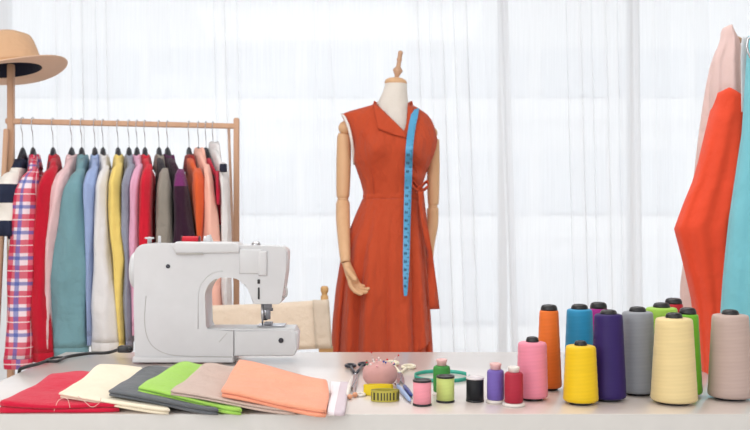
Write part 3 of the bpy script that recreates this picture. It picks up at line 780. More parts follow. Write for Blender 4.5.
garment('shirt', 81.7, [(163, 71, 84), (180, 67, 84), (210, 61, 85.5), (250, 54, 87), (290, 47.5, 88), (320, 50, 87.5), (351, 54, 86.5)], 'teal denim shirt, the widest on the rack', 'black hanger holding the teal denim shirt', C_('teal_denim', (112, 152, 162), .14, weave=500), hem=356, sl_end=347, seed=5)
garment('shirt', 94.8, [(160, 87, 97), (175, 84.5, 96.5), (200, 84, 95.5), (225, 86.5, 94.5), (260, 88, 92.5), (340, 88.5, 91.5)], 'light blue shirt squeezed between teal and white ones', 'black hanger holding the light blue shirt', C_('light_blue', (150, 170, 212), .07), hem=345, sl_end=335, seed=6)
garment('shirt', 103, [(160, 98.5, 108), (185, 97, 107.5), (220, 95.5, 108), (260, 93.5, 110), (300, 93, 116), (349, 92, 120)], 'white long sleeved shirt beside the yellow one', 'black hanger holding the white shirt', offw, hem=351, sl_end=342, seed=7)
garment('shirt', 118, [(157, 111, 121), (182, 110, 120.5), (215, 110, 121.5), (240, 111, 123.5), (258, 113, 126.5), (275, 114.5, 124), (295, 117, 123), (348, 120.5, 125)], 'yellow shirt with a bent sleeve', 'black hanger holding the yellow shirt', C_('butter_yellow', (234, 208, 120), .07), hem=351, sl_end=342, seed=8)
garment('shirt', 129, [(158, 124.5, 134), (185, 123, 131.5), (230, 122.5, 130), (258, 127, 131), (300, 125, 131.5), (345, 126, 132)], 'slate grey shirt between yellow and pink ones', 'black hanger holding the slate grey shirt', C_('slate_cotton', (142, 146, 164), .1), hem=350, sl_end=340, seed=9)
garment('shirt', 137, [(158, 133, 142), (185, 131.5, 139.5), (240, 130.5, 138.5), (330, 132.5, 139)], 'orchid pink shirt between slate grey and bright red ones', 'black hanger holding the orchid pink shirt', C_('orchid', (222, 166, 194), .07), hem=335, sl_end=325, seed=10)
garment('shirt', 145, [(158, 142, 151.5), (185, 140.5, 152), (240, 139.5, 151), (330, 141, 150)], 'bright red shirt beside the grey knit cardigan', 'black hanger holding the bright red shirt', C_('bright_red', (204, 30, 52), .1), hem=335, sl_end=325, seed=11)
garment('cardigan', 159, [(162, 156.5, 167), (182, 158, 170), (210, 157, 171.5), (240, 156.5, 172), (330, 157, 172)], 'grey knit cardigan with black front', 'black hanger holding the grey knit cardigan', C_('black_knit', (44, 42, 50), .2), C_('grey_knit', (140, 134, 126), .18, weave=350), C_('grey_knit', (140, 134, 126)), cat='cardigan', hem=330, seed=12, sl_end=322)
garment('jacket', 167.5, [(163, 171, 183), (182, 174, 187), (210, 174.5, 190), (240, 174.5, 195.5), (330, 176, 196)], 'purple shouldered dark plum jacket between grey cardigan and orange shirt', 'black hanger holding the plum jacket', C_('dark_plum', (52, 26, 46), .15), C_('purple', (112, 44, 100), .12), C_('plum_collar', (84, 34, 76)), cat='jacket', hem=330, seed=13, sl_end=322, low_m=C_('dark_plum', (52, 26, 46)), low_v=186)
garment('shirt', 189, [(162, 188, 199), (180, 192, 205), (205, 194.5, 205), (240, 198.5, 202.5), (330, 199, 203)], 'orange shirt with a dark red collar', 'black hanger holding the orange shirt', C_('orange_cotton', (214, 92, 48), .1), None, C_('brick_red', (150, 44, 40)), hem=330, seed=14, sl_end=322)
garment('blouse', 198.5, [(158, 199, 207.5), (180, 205.5, 212.5), (205, 206, 216), (245, 203.5, 221.5), (300, 205, 222), (330, 206, 222)], 'peach blouse hanging beside the orange shirt', 'black hanger holding the peach blouse', C_('peach_silk', (240, 186, 170), .06), cat='blouse', hem=330, seed=15, sl_end=322, vtop=152)
garment('shirt', 206, [(165, 211, 217), (178, 215.3, 220.7), (190, 216.7, 221), (212, 218.3, 221)], 'short crimson shirt squeezed between peach and white ones', 'black hanger holding the crimson shirt', C_('crimson_cotton', (186, 28, 58), .1), hem=225, seed=16, sl_end=205, cuff=False, collar=False)
g17 = garment('hooded_top', 213, [(156, 215, 224.5), (172, 219, 228), (190, 221.5, 229), (240, 222, 230.5), (300, 222.6, 231.5), (330, 223, 231)], 'white hooded top with a dark shoulder patch, last on the rack', 'black hanger holding the white hooded top', offw, cat='top', hem=332, seed=17, sl_end=322, vtop=150, hvt=147, neck_h=.045)
b = BM(); c0 = P(223.3, 168, rail_at(213).y-.19-.05); box(b, c0-Vector((.014, .006, .016)), c0+Vector((.014, .004, .016)), .005); obj('shoulder_patch', b, C_('navy_patch', (40, 42, 58)), g17)

# ------------------------------------------------------------------ mannequin, dress and tape
YD = 4.0
def dx(u): return X(u, YD)
def dz(v): return Z(v, YD)
ivory = cloth('ivory_jersey', (226, 220, 212), .04)
mc = dx(392)
mq = thing('mannequin', (mc, YD, 0), 'ivory mannequin with wooden jointed arms and finial wearing the orange dress', 'mannequin')
def ell(cx, cy, z, rx, ry, n=40, p=2.0): return [Vector((cx+math.copysign(abs(math.cos(a))**(2/p), math.cos(a))*rx, cy+math.copysign(abs(math.sin(a))**(2/p), math.sin(a))*ry, z)) for a in [2*PI*i/n for i in range(n)]]
trs = [(260, 398, 26, .09), (225, 396, 25, .10), (197, 394, 24, .085), (170, 394, 33, .105), (150, 394, 36, .105), (132, 393.5, 36, .085), (120, 392, 30, .068), (112, 392, 22, .058), (106, 392.5, 17, .054), (100, 393.5, 14.5, .053), (92, 395, 12.2, .05), (84, 396, 10.8, .046), (82, 396, 10.5, .045)]
b = BM(); loft(b, [ell(dx(u), YD, dz(v), L(w, YD), d) for v, u, w, d in trs]); obj('torso', b, ivory, mq)
b = BM(); ax = Vector((.16, 0, 1)).normalized()
lathe(b, Vector((dx(395.7), YD, dz(84))), [(.038, -.004), (.046, .0), (.048, .006), (.044, .016), (.03, .024), (.014, .027)], 32, axis=Vector((.06, 0, 1))); obj('neck_cap', b, pale_wood, mq)
b = BM(); lathe(b, Vector((dx(396.5), YD, dz(79))), [(.010, 0), (.0095, .01), (.012, .018), (.021, .034), (.021, .038), (.017, .044), (.010, .052), (.009, .075), (.0115, .08), (.0115, .086), (.009, .09), (.0095, .105), (.011, .112), (.008, .118), (.002, .121)], 20, axis=Vector((.15, 0, 1))); obj('finial', b, rack_wood, mq)
# arms
def seg_arm(pts, name):
    pp = smoothpath([Vector(p[:3]) for p in pts], 5); rr = []
    for i in range(len(pts)-1):
        for j in range(5): rr.append(lerp(pts[i][3], pts[i+1][3], j/5))
    rr.append(pts[-1][3])
    b = BM(); tube(b, pp, rr, 20); return obj(name, b, pale_wood, mq)
def A(u, v, r, dy): return (dx(u), YD+dy, dz(v), L(r, YD))
b = BM(); ball(b, A(345.5, 128, 0, .0)[:3], L(7.2, YD), 20); obj('shoulder_joint', b, pale_wood, mq)
seg_arm([A(344.3, 134, 5.2, 0), A(344, 138, 7.0, 0), A(343.7, 160, 7.4, 0), A(343.2, 185, 7.0, -.005), A(343, 196, 6.4, -.005), A(343, 198, 5, -.005)], 'upper_arm')
b = BM(); ball(b, A(343, 199.5, 0, -.006)[:3], L(5.6, YD), 16); obj('elbow_joint', b, pale_wood, mq)
seg_arm([A(343, 201.5, 5.4, -.006), A(343, 204, 7, -.008), A(343.5, 220, 7.0, -.06), A(345, 240, 6.0, -.13), A(346.5, 256, 5.0, -.185), A(347, 260, 4.5, -.195)], 'forearm')
def hand(w, out, fwd, down, name, s=1.0):
    """wooden hand: palm plus four fingers and a thumb, curled"""
    bm = BM(); w = Vector(w); out, fwd, down = (Vector(x).normalized() for x in (out, fwd, down))
    pr = []
    for f, a, c in ((0, .017, .013), (.2, .019, .013), (.55, .027, .0135), (.85, .031, .012), (1, .028, .009)):
        ctr = w+down*.075*f*s+fwd*.01*f
        pr.append([ctr+out*a*s*math.cos(t_)+fwd*c*s*math.sin(t_) for t_ in [2*PI*i/16 for i in range(16)]])
    loft(bm, pr)
    for k, (o_, ln, cu) in enumerate(((-.023, .066, .62), (-.0078, .074, .78), (.0078, .070, .9), (.022, .058, 1.0))):
        p = w+down*.066*s+out*o_*s+fwd*.009; d = (down+out*o_*4).normalized(); pts = [p]; rad = [.0085*s]
        for j in range(9):
            ang = cu*(j/8)*2.0
            dd = (d*math.cos(ang)+fwd*math.sin(ang)).normalized()
            pts.append(pts[-1]+dd*ln*s/9); rad.append((.0086-.0003*j)*s if j < 8 else .003*s)
        tube(bm, pts, rad, 10)
    p = w+down*.022*s-out*.014*s+fwd*.006; d = (down*.75-out*.6+fwd*.55).normalized(); pts = [p]; rad = [.011*s]
    for j in range(7):
        dd = (d+fwd*.06*j+down*.05*j).normalized(); pts.append(pts[-1]+dd*.0095*s); rad.append((.0105-.0005*j)*s if j < 6 else .003*s)
    tube(bm, pts, rad, 10)
    o = obj(name, bm, pale_wood, mq)
    md = o.modifiers.new('Remesh', 'REMESH'); md.mode = 'VOXEL'; md.voxel_size = .0020; md.use_smooth_shade = True
    md = o.modifiers.new('Smooth', 'SMOOTH'); md.iterations = 2; md.factor = .5
    return o
hand(A(347.3, 260, 0, -.197)[:3], (.40, .9, .1), (.86, -.38, .25), (.27, -.2, -.93), 'hand', 1.22)
b = BM(); ball(b, A(432, 132, 0, .055)[:3], L(6.5, YD), 20); obj('shoulder_joint', b, pale_wood, mq)
seg_arm([A(434, 138, 5.5, .055), A(434, 142, 6.4, .055), A(434, 165, 6.6, .05), A(434, 190, 6.2, .05), A(434, 203, 5.6, .05), A(434, 204.5, 4.6, .05)], 'upper_arm')
b = BM(); ball(b, A(433.5, 206, 0, .05)[:3], L(4.9, YD), 16); obj('elbow_joint', b, pale_wood, mq)
seg_arm([A(433.5, 207.5, 4.8, .05), A(433.5, 210, 6.0, .05), A(433, 225, 6.0, .05), A(430, 245, 5.2, .035), A(429, 262, 4.4, .02), A(429, 265, 4, .018)], 'forearm')
hand(A(428.5, 265, 0, .018)[:3], (-.2, -.95, 0), (-.9, .1, .2), (-.05, -.05, -1), 'hand', 1.0)
b = BM(); lathe(b, (mc, YD, 0), [(.018, .03), (.018, dz(262))], 20); obj('stand_pole', b, rack_wood, mq)
b = BM(); lathe(b, (mc, YD, 0), [(.17, 0), (.17, .012), (.15, .03), (.03, .04), (.02, .045)], 36); obj('stand_base', b, rack_wood, mq)

# the dress
kd = NT('rust_orange_linen')
n1 = kd.noise(900, 2); n2 = kd.noise(14, 4, stretch=(1, 1, .4))
kd.base(kd.mix(kd.math('ADD', kd.math('MULTIPLY', n1, .4), kd.math('MULTIPLY', n2, .6)), rgb(200, 78, 47), rgb(220, 97, 62)))
kd.set(Roughness=.85, Specular_IOR_Level=.15, Sheen_Weight=.15); kd.bump(kd.math('ADD', n1, kd.math('MULTIPLY', kd.noise(22, 4, stretch=(1.5, 1.5, .6)), 14)), .6, .0022)
tl = kd.new('ShaderNodeBsdfTranslucent'); tl.inputs[0].default_value = rgb(226, 80, 40); mxx = kd.new('ShaderNodeMixShader'); mxx.inputs[0].default_value = .22
kd.link(kd.b.outputs[0], mxx.inputs[1]); kd.link(tl.outputs[0], mxx.inputs[2]); kd.link(mxx.outputs[0], kd.out.inputs[0])
dm = kd.m
dr = thing('dress', (mc, YD, dz(352)), 'sleeveless rust orange wrap dress on the mannequin', 'dress')
brow = [(103, 376, 411, .060), (106, 371, 413, .062), (109, 360, 418.5, .066), (112, 349, 423, .072), (115, 341.5, 427, .078), (120, 344, 431, .090), (128, 348, 434.5, .104), (140, 351.5, 437, .118), (148, 352.5, 435.8, .12), (155, 353, 433.5, .122), (162, 354, 430.5, .12), (170, 357, 427, .114), (182, 361, 423, .102), (192, 363.5, 421, .096), (199, 363.5, 420.5, .096)]
def bust(x, z):
    return sum(.034*math.exp(-((x-dx(c))/.045)**2-((z-dz(150))/.05)**2) for c in (376, 411))+.012*math.sin(38*(x-dx(421))+60*(z-dz(190)))*math.exp(-((x-dx(415))/.05)**2-((z-dz(172))/.08)**2)
def bod(v):
    uL, uR, d = interp(brow, v); return dx((uL+uR)/2), L((uR-uL)/2, YD), d
def yfront(u, v, off=0.0):
    cx, w, d = bod(v); q = max(-1, min(1, (dx(u)-cx)/w))
    return YD-d*(1-abs(q)**2.6)**(1/2.6)*1.0-bust(dx(u), dz(v))-off
def inside_v(u, v): return (374.5+(v-104)*.88 < u < 412-(v-104)*.2) and v < 136.5
bm = BM(); n = 120; vs_ = [103+(199-103)*i/64 for i in range(65)]
rings = []
for v in vs_:
    cx, w, d = bod(v); r = []
    for i in range(n):
        a = 2*PI*i/n; c, s = math.cos(a), math.sin(a)
        g = 1+.012*math.sin(9*a+v*.12)*min(1, max(0, (v-120)/40))
        p = 2.6
        xx_ = cx+w*math.copysign(abs(c)**(2/p), c)
        r.append(Vector((xx_, YD+d*g*math.copysign(abs(s)**(2/p), s)-(bust(xx_, dz(v)) if s < 0 else 0), dz(v))))
    rings.append(r)
loft(bm, rings, False, False)
dead = []
for f in bm.faces:
    c = f.calc_center_median()
    if c.y < YD:
        v = 215-(c.z-CZ)*F/YD; u = 375+c.x*F/YD
        if inside_v(u, v): dead.append(f)
bmesh.ops.delete(bm, geom=dead, context='FACES')
obj('bodice', bm, dm, dr, solid=.003)
def flap(poly, off, name, thick=.004, sub=5):
    """panel with polygon outline in bodice columns/rows, following the bodice front"""
    bm = BM(); f = bm.faces.new([bm.verts.new((u, 0, v)) for u, v in poly])
    bmesh.ops.triangulate(bm, faces=[f])
    bmesh.ops.subdivide_edges(bm, edges=bm.edges, cuts=sub, use_grid_fill=True)
    for vv in bm.verts:
        u, v = vv.co.x, vv.co.z; vv.co = Vector((dx(u), yfront(u, v, off), dz(v)))
    return obj(name, bm, dm, dr, solid=thick)
flap([(373, 104), (378, 108), (389, 119), (404, 134.5), (405.5, 140.5), (392, 137), (378, 131.5), (375.5, 118)], .010, 'lapel', .005)
flap([(407.5, 104.5), (413, 110), (412, 122), (408.5, 134), (405, 139), (403, 134.5), (406.5, 122)], .009, 'lapel', .005)
# collar stand behind the neck
b = BM(); rings = []
for r_s, zv in ((1.0, 107), (.97, 102), (1.03, 101.5), (1.08, 106)):
    rings.append([Vector((dx(393)+L(18.5, YD)*r_s*math.cos(a), YD+.062*r_s*math.sin(a), dz(zv))) for a in [math.radians(lerp(-15, 195, i/20)) for i in range(21)]])
loft(b, rings, closed=False); obj('collar', b, dm, dr, solid=.003)
# armhole bindings
b = BM(); tube(b, smoothpath([Vector((dx(u), YD+dy, dz(v))) for u, v, dy in ((342, 114.5, 0), (345, 119, -.055), (349.5, 130, -.075), (352.5, 145, -.07), (354, 160, -.03), (354.5, 164, .0))], 5), .006, 8); obj('armhole_binding', b, cloth('white_lining_cotton', (232, 228, 224), .04), dr)
# waistband
b = BM(); rings = []
for v, k in ((194, 1.0), (194.5, 1.012), (197, 1.018), (199.5, 1.012), (200, 1.0)):
    cx, w, d = bod(min(v, 199)); rings.append(ell(cx, YD, dz(v), w*k+.001, d*k+.001, 60, 2.6))
loft(b, rings, False, False); obj('waistband', b, dm, dr)
# skirt
srow = [(199, 363.5, 420.5, .097), (215, 357.5, 422, .122), (235, 351, 423.5, .15), (262, 344.5, 426, .18), (290, 340, 428.5, .20), (320, 337, 430.5, .215), (352, 335, 432.5, .23), (420, 331, 437, .26)]
def skirt_ring(v, off, n=180, ph=0):
    uL, uR, d = interp(srow, v); cx, w = dx((uL+uR)/2), L((uR-uL)/2, YD); am = min(1, max(0, (v-200)/110))
    r = []
    for i in range(n):
        a = 2*PI*i/n
        g = 1+am*(.24*(abs(math.sin(6.5*a+.55))**.7-.62)+.05*math.sin(17*a+2.1)+.05*math.sin(6*a+ph))
        gx = 1+am*.02*math.sin(13*a)
        p = 2.3; c, s = math.cos(a), math.sin(a)
        r.append(Vector((cx+(w*gx+off)*math.copysign(abs(c)**(2/p), c), YD+(d*g+off)*math.copysign(abs(s)**(2/p), s), dz(v))))
    return r
vs_ = [199+(420-199)*i/34 for i in range(35)]
b = BM(); loft(b, [skirt_ring(v, 0) for v in vs_], False, False); obj('skirt', b, dm, dr, solid=.002)
bm = BM(); loft(bm, [skirt_ring(v, .003+.015*min(1, (v-199)/50), 300, .15) for v in [199+(420-199)*i/150 for i in range(151)]], False, False)
dead = []
for f in bm.faces:
    c = f.calc_center_median(); v = 215-(c.z-CZ)*F/YD; u = 375+c.x*F/YD
    if c.y > YD-.01 or u > 416+(v-199)*.085 or (v > 337+(428-u)*.62): dead.append(f)
bmesh.ops.delete(bm, geom=dead, context='FACES'); obj('wrap_panel', bm, dm, dr, solid=.003)
# bow and tails at the side
b = BM()
kc0 = Vector((dx(418.5), YD-.09, dz(190)))
b0 = BM(); tube(b0, smoothpath([Vector((dx(u), yfront(u, v, .0015), dz(v))) for u, v in ((403, 139), (406, 148), (411, 160), (416, 173), (420.5, 186))], 5), .0035, 8); obj('wrap_edge', b0, dm, dr)
for q_ in (((362, 133), (367, 146), (371, 165), (374, 195)),):
    b0 = BM(); tube(b0, smoothpath([Vector((dx(u), yfront(u, v, .0008), dz(v))) for u, v in q_], 6), .0016, 6); obj('seam', b0, dm, dr)
ball(b, kc0, .016, 14, (1, .9, 1.1)); obj('knot', b, dm, dr)
for pts, wds in (([(418.5, 190), (422, 185.5), (425.5, 182.5), (426.5, 187), (421, 191.5)], .012), ([(418.5, 190), (415, 185.5), (412, 182.5), (411.5, 187), (416.5, 192)], .010)):
    b = BM(); pp = smoothpath([Vector((dx(u), YD-.095-.006*i, dz(v))) for i, (u, v) in enumerate(pts)], 5); ribbon(b, pp, [Vector((0, -wds, wds*.5))]*len(pp), .003); obj('bow_loop', b, dm, dr)
def tail(rows, name, yo):
    b = BM(); pp, ww = [], []
    for i in range(25):
        v = lerp(rows[0][0], rows[-1][0], i/24); uL, uR = interp(rows, v)
        pp.append(Vector((dx((uL+uR)/2), YD+yo+.008*math.sin(i*.5), dz(v)))); ww.append(Vector((L((uR-uL)/2, YD), .012*math.sin(i*.35), 0)))
    ribbon(b, pp, ww, .003); obj(name, b, dm, dr)
tail([(192, 416.5, 421.5), (220, 419.5, 425), (250, 424.5, 430), (280, 426.3, 434.5), (306, 427.5, 437.5)], 'sash_tail', -.13)
tail([(192, 418, 422.5), (225, 421, 426), (262, 426, 430.5)], 'sash_tail', -.10)

# blue tape measure over the shoulder
tm = thing('tape_measure', Vector((dx(407), YD-.25, dz(295))), 'blue tape measure hung round the neck of the dress', 'tape measure')
trow = [(112, 415, 3.6), (116, 414.3, 3.7), (124, 412.6, 3.7), (136, 410.6, 3.7), (150, 409.2, 3.7), (170, 408.5, 3.7), (200, 407.6, 3.6), (240, 406.6, 3.4), (270, 406, 3.1), (290, 405.6, 2.2), (296, 405.4, 1.4)]
pts, wds = [], []
for k in range(8):
    a = PI*k/8; pts.append(Vector((dx(393)+L(20.5, YD)*math.cos(PI-a) if False else dx(393)+L(21, YD)*math.sin(PI*(k/8-.5)), YD+.065*math.cos(PI*(k/8-.5)), dz(105.5)))); wds.append(Vector((0, 0, .016)))
for i in range(46):
    v = lerp(112, 296, i/45); u, w = interp(trow, v)
    y = yfront(u, v, .022) if v < 199 else min(yfront(407, 195, .022), YD-interp(srow, v)[2]*1.08-.02)
    pts.append(P(u, v, y)); wds.append(Vector((L(w, y), .004*math.sin(i*.3), 0)))
pts[:8] = []; wds[:8] = []
back = [Vector((dx(u), YD+y, dz(v))) for u, v, y in ((377, 108, .02), (381, 107, .06), (393, 106.5, .075), (405, 107.5, .066), (411, 108.5, .04), (413.5, 109.5, 0), (414.8, 110.5, -.05))]
bw = [Vector((0, .004, .012))]*4+[Vector((.008, .002, .009)), Vector((.013, -.004, .006)), Vector((.016, -.004, .003))]
b = BM(); ribbon(b, back+pts, bw+wds, .0014)
kb = NT('blue_tape_vinyl'); q = kb.xyz(kb.coord())
PERT = .0127*2
tick = kb.math('LESS_THAN', kb.math('FRACT', kb.math('DIVIDE', q[2], .0065)), .22)
num = kb.math('LESS_THAN', kb.math('FRACT', kb.math('DIVIDE', q[2], .031)), .3)
kb.base(kb.mix(kb.noise(30), rgb(70, 150, 196), rgb(84, 164, 208))); kb.set(Roughness=.4)
obj('tape', b, kb.m, tm, True, auto=50)
b = BM(); ink = plain('tape_ink', (30, 60, 84), .6)
i = 0
v = 118.0
while v < 290:
    u, w = interp(trow, v)
    j = min(range(len(pts)), key=lambda k: abs(pts[k].z-(CZ-(v-215)/F*pts[k].y))); y = pts[j].y-.0022
    hw = L(w, y); dx = lambda q: X(q, y); dz = lambda q: Z(q, y)
    big = i % 4 == 0
    x1 = dx(u)+hw*.92; ln = hw*(.75 if big else .4)
    box(b, (x1-ln, y-.0006, dz(v)-(.0013 if big else .0008)), (x1, y, dz(v)+(.0013 if big else .0008)))
    if i % 4 == 2:   # number block
        box(b, (dx(u)-hw*.62, y-.0006, dz(v)-.005), (dx(u)-hw*.34, y, dz(v)+.005)); box(b, (dx(u)-hw*.16, y-.0006, dz(v)-.005), (dx(u)+hw*.12, y, dz(v)+.005))
    i += 1; v += 2.05
obj('scale_marks', b, ink, tm, False)
def dx(u): return X(u, YD)
def dz(v): return Z(v, YD)

# ------------------------------------------------------------------ director's chair
YCH = 3.35
canvas = cloth('natural_canvas', (222, 206, 188), .05, weave=500); canvas2 = cloth('natural_canvas_hem', (206, 192, 176), .05, weave=500)
def cx_(u): return X(u, YCH)
def cz_(v): return Z(v, YCH)
uL, uR = 196, 325
dc = thing('director_chair', (cx_((uL+uR)/2), YCH-.2, 0), 'folding wooden chair with cream canvas back behind the sewing machine', 'chair')
for u, tv in ((uL, 287), (324.5, 286)):
    b = BM(); z1 = cz_(tv); xx_ = cx_(u)
    lathe(b, (xx_, YCH, 0), [(.0135, cz_(356)), (.0135, z1-.036), (.010, z1-.033), (.010, z1-.026), (.0135, z1-.02), (.014, z1-.008), (.011, z1-.001), (.004, z1)], 16); obj('back_post', b, chair_wood, dc)
b = BM(); rings = []
for i in range(21):
    f = i/20; u = lerp(uL-2, uR+3.5, f); y = YCH-.016+.02*math.sin(PI*f)*1.0
    vt = lerp(305.5, 299, f)+1.5*math.sin(PI*f); vb = lerp(356, 347.5, f)
    rings.append([Vector((cx_(u+(0 if q < 1 else 0)+q*lerp(0, 3.5, f)), y, cz_(lerp(vt, vb, q)))) for q in [k/8 for k in range(9)]])
loft(b, rings, closed=False); obj('canvas_back', b, canvas, dc, solid=.003)
b = BM(); rings = []
for i in range(6):
    u = lerp(313, 329.2, i/5); rings.append([Vector((cx_(u+q*3.2), YCH-.0185+(-.004 if 0 < i < 5 else 0), cz_(lerp(299.4, 347.6, q)))) for q in [k/8 for k in range(9)]])
loft(b, rings, closed=False); obj('canvas_sleeve', b, canvas2, dc, solid=.004)
b = BM(); box(b, (cx_(319), YCH-.017, cz_(352.5)), (cx_(333), YCH+.017, cz_(346.5)), .003); obj('post_socket', b, chair_wood, dc, True, auto=40)
b = BM(); box(b, (cx_(uL-6), YCH-.017, cz_(352.5)), (cx_(uL+6), YCH+.017, cz_(346.5)), .003); obj('post_socket', b, chair_wood, dc, True, auto=40)
zs_ = .42; xl, xr = cx_(uL), cx_(uR)
for x in (xl, xr):
    b = BM(); box(b, (x-.022, YCH-.44, cz_(356)-.025), (x+.022, YCH+.02, cz_(356)), .004); obj('armrest', b, chair_wood, dc, True, auto=40)
    b = BM(); box(b, (x-.014, YCH-.42, zs_+.02), (x+.014, YCH-.39, cz_(356)-.026), .003); obj('arm_support', b, chair_wood, dc, True, auto=40)
    b = BM(); box(b, (x-.014, YCH-.015, zs_+.02), (x+.014, YCH+.015, cz_(356)-.026), .003); obj('arm_support', b, chair_wood, dc, True, auto=40)
    b = BM(); box(b, (x-.016, YCH-.44, zs_-.02), (x+.016, YCH+.02, zs_+.02), .003); obj('seat_rail', b, chair_wood, dc, True, auto=40)
for y in (YCH-.40, YCH-.02):
    obj('leg', bar((xl, y, zs_-.02), (xr, y, .0), .03, .02), chair_wood, dc, True, auto=40); obj('leg', bar((xr, y-.024, zs_-.02), (xl, y-.024, .0), .03, .02), chair_wood, dc, True, auto=40)
b = BM(); rings = []
for i in range(13):
    f = i/12; rings.append([Vector((lerp(xl, xr, f), lerp(YCH-.43, YCH, q), zs_+.022-.03*math.sin(PI*f))) for q in (0, .25, .5, .75, 1)])
loft(b, rings, closed=False); obj('seat', b, canvas, dc, solid=.003)

# ------------------------------------------------------------------ garments hanging at the right
YG = 2.25
cs = thing('coat_stand', (X(766, YG+.12), YG+.12, 0), 'wooden stand carrying the orange red dress and turquoise dress', 'coat stand')
sx, sy = X(766, YG+.12), YG+.12
b = BM(); lathe(b, (sx, sy, 0), [(.016, .02), (.016, 1.55), (.012, 1.57), (.002, 1.58)], 20); obj('pole', b, rack_wood, cs)
b = BM(); lathe(b, (sx, sy, 0), [(.19, 0), (.19, .015), (.17, .025), (.02, .03)], 32); obj('stand_base', b, rack_wood, cs)
pg = P(730, 36, YG+.01)
b = BM(); tube(b, [(sx, sy, pg.z-.02), pg+Vector((.02, .01, -.004)), pg], .006, 10); obj('peg', b, rack_wood, cs)
pg2 = P(760, 44, YG-.02)
b = BM(); tube(b, [(sx, sy, pg2.z-.03), pg2], .006, 10); obj('peg', b, rack_wood, cs)
def drape(rows, Y, dep, seed, folds=5, amp=.18, N=36, n=64, dep_top=.03, top=None):
    rnd = random.Random(seed); ph = rnd.uniform(0, 6); rings = []
    v0, v1 = rows[0][0], rows[-1][0]
    for j in range(N+1):
        f = j/N; d = lerp(dep_top, dep, min(1, f*1.6))
        r = []
        for i in range(n):
            a = 2*PI*i/n; v = lerp(v0+(top(math.cos(a)) if top else 0), v1, f); uL, uR = interp(rows, v); cx, w = X((uL+uR)/2, Y), L((uR-uL)/2, Y); g = 1+amp*min(1, f*3)*(math.sin(folds*a+ph+.5*f)+.5*math.sin((folds+4)*a+2*ph))
            r.append(Vector((cx+w*math.cos(a), Y+d*g*math.sin(a), Z(v, Y))))
        rings.append(r)
    b = BM(); loft(b, rings, True, False); return b
pink_s = cloth('shell_pink_satin', (232, 204, 200), .04, .6, trans=.2); red_s = cloth('vermilion_satin', (242, 84, 52), .06, .65, trans=.2); tq = cloth('turquoise_satin', (130, 206, 220), .06, .65, trans=.2); white_s = cloth('white_satin', (232, 234, 238), .04, .6, trans=.2)
cd_ = thing('colour_block_dress', P(715, 372, YG), 'pale pink and orange red dress hanging right of the table', 'dress', 'dresses on the coat stand')
obj('bodice', drape([(27, 725, 729.5), (31, 722.5, 732), (40, 721, 738), (52, 716.5, 741), (62, 713, 742.5), (96, 710.5, 744.5), (108, 711, 744.5), (125, 713, 743)], YG, .045, 4, 4, .2), pink_s, cd_)
obj('under_layer', drape([(50, 716.5, 732), (64, 711, 736), (85, 706.5, 737), (110, 702.5, 738), (140, 698.5, 737), (170, 695, 735), (230, 688, 730), (290, 680.5, 722), (330, 684, 716), (352, 688, 712)], YG+.10, .05, 5, 4, .15), pink_s, cd_)
# red lower part: its upper edge runs down to the right
bm = drape([(90, 716, 745), (108, 713, 744.8), (125, 709, 743.5), (160, 700.5, 741), (181, 694.5, 739), (205, 684.5, 736), (229, 675.6, 733), (262, 684.5, 729), (300, 694, 724), (340, 699, 718), (374, 701, 713)], YG-.01, .06, 6, 3, .2, 60, 96, .06, lambda c: (4*(-.6-c)/.4 if c < -.6 else 17*(c+.6)/1.6))
bmesh.ops.delete(bm, geom=[f for f in bm.faces if len(f.verts) > 4], context='FACES')
obj('skirt', bm, red_s, cd_, solid=.002)
td = thing('turquoise_dress', P(765, 372, YG-.14), 'turquoise dress hanging at the right edge of the view', 'dress', 'dresses on the coat stand')
obj('body', drape([(36, 749, 772), (50, 748, 780), (57, 747.3, 784), (132, 743.3, 800), (221, 730.5, 812), (281, 724.5, 818), (330, 721, 820), (385, 719, 822)], YG-.14, .07, 8, 9, .16, 40, 96), tq, td)
b = BM(); pp = [P(u, v, YG-.075) for u, v in ((745.5, 37), (744.3, 55), (744.6, 80), (745, 112))]; pp = smoothpath(pp, 5); ribbon(b, pp, [Vector((.0088, .004, 0))]*len(pp), .003); obj('white_lining', b, white_s, td)
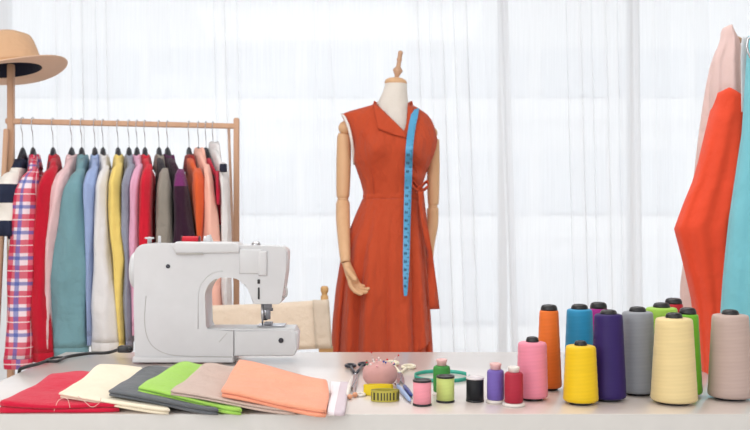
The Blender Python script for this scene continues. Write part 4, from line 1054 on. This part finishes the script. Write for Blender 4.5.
b = BM(); c0 = P(748.6, 52, YG-.19); tube(b, smoothpath([P(752, 36, YG-.2), P(748, 40, YG-.2), P(747.5, 50, YG-.21), P(752, 60, YG-.21)], 5), .0025, 8); obj('hook', b, steel, td)

# ------------------------------------------------------------------ light, world, camera
wd = bpy.data.worlds.new('daylight'); S.world = wd; wd.use_nodes = True
bg = wd.node_tree.nodes['Background']; bg.inputs[0].default_value = (.965, .98, 1, 1); bg.inputs[1].default_value = 1.37
def area(name, loc, target, size, size_y, power, col=(1, 1, 1)):
    l = bpy.data.lights.new(name, 'AREA'); l.shape = 'RECTANGLE'; l.size = size; l.size_y = size_y; l.energy = power; l.color = col
    o = bpy.data.objects.new(name, l); COL.objects.link(o); o.location = loc
    o.rotation_euler = (Vector(target)-Vector(loc)).to_track_quat('-Z', 'Y').to_euler(); return o
area('overhead_fill_light', (-.3, 2.2, 2.68), (-.3, 2.6, 0), 2.4, .8, 34, (1, .99, .98))  # added overhead fill, brightens and shapes rack and mannequin; no fixture there
area('overhead_fill_light', (-.3, .2, 2.68), (-.2, 1.2, 0), 2.4, .8, 10, (1, .99, .98))  # weaker added fill above the table front, also without a fixture
area('rear_fill_light', (-1.9, -1.2, 1.9), (.2, 3, .9), 1.8, 1.6, 27, (1, .995, .99))  # added soft fill from behind the camera, not an actual window
cam = bpy.data.cameras.new('camera'); co = bpy.data.objects.new('camera', cam); COL.objects.link(co)
co.location = (0, 0, CZ); co.rotation_euler = (PI/2, 0, 0)
cam.sensor_width = 36; cam.lens = F/750*36; cam.clip_start = .05
cam.dof.use_dof = True; cam.dof.focus_distance = 1.55; cam.dof.aperture_fstop = 14
S.camera = co
S.view_settings.view_transform = 'Standard'; S.view_settings.look = 'None'; S.view_settings.exposure = 0; S.view_settings.gamma = 1
S.view_settings.use_curve_mapping = False
S.cycles.max_bounces = 10; S.cycles.diffuse_bounces = 5; S.cycles.transparent_max_bounces = 16
S.cycles.use_denoising = True
S.cycles.sample_clamp_indirect = 6
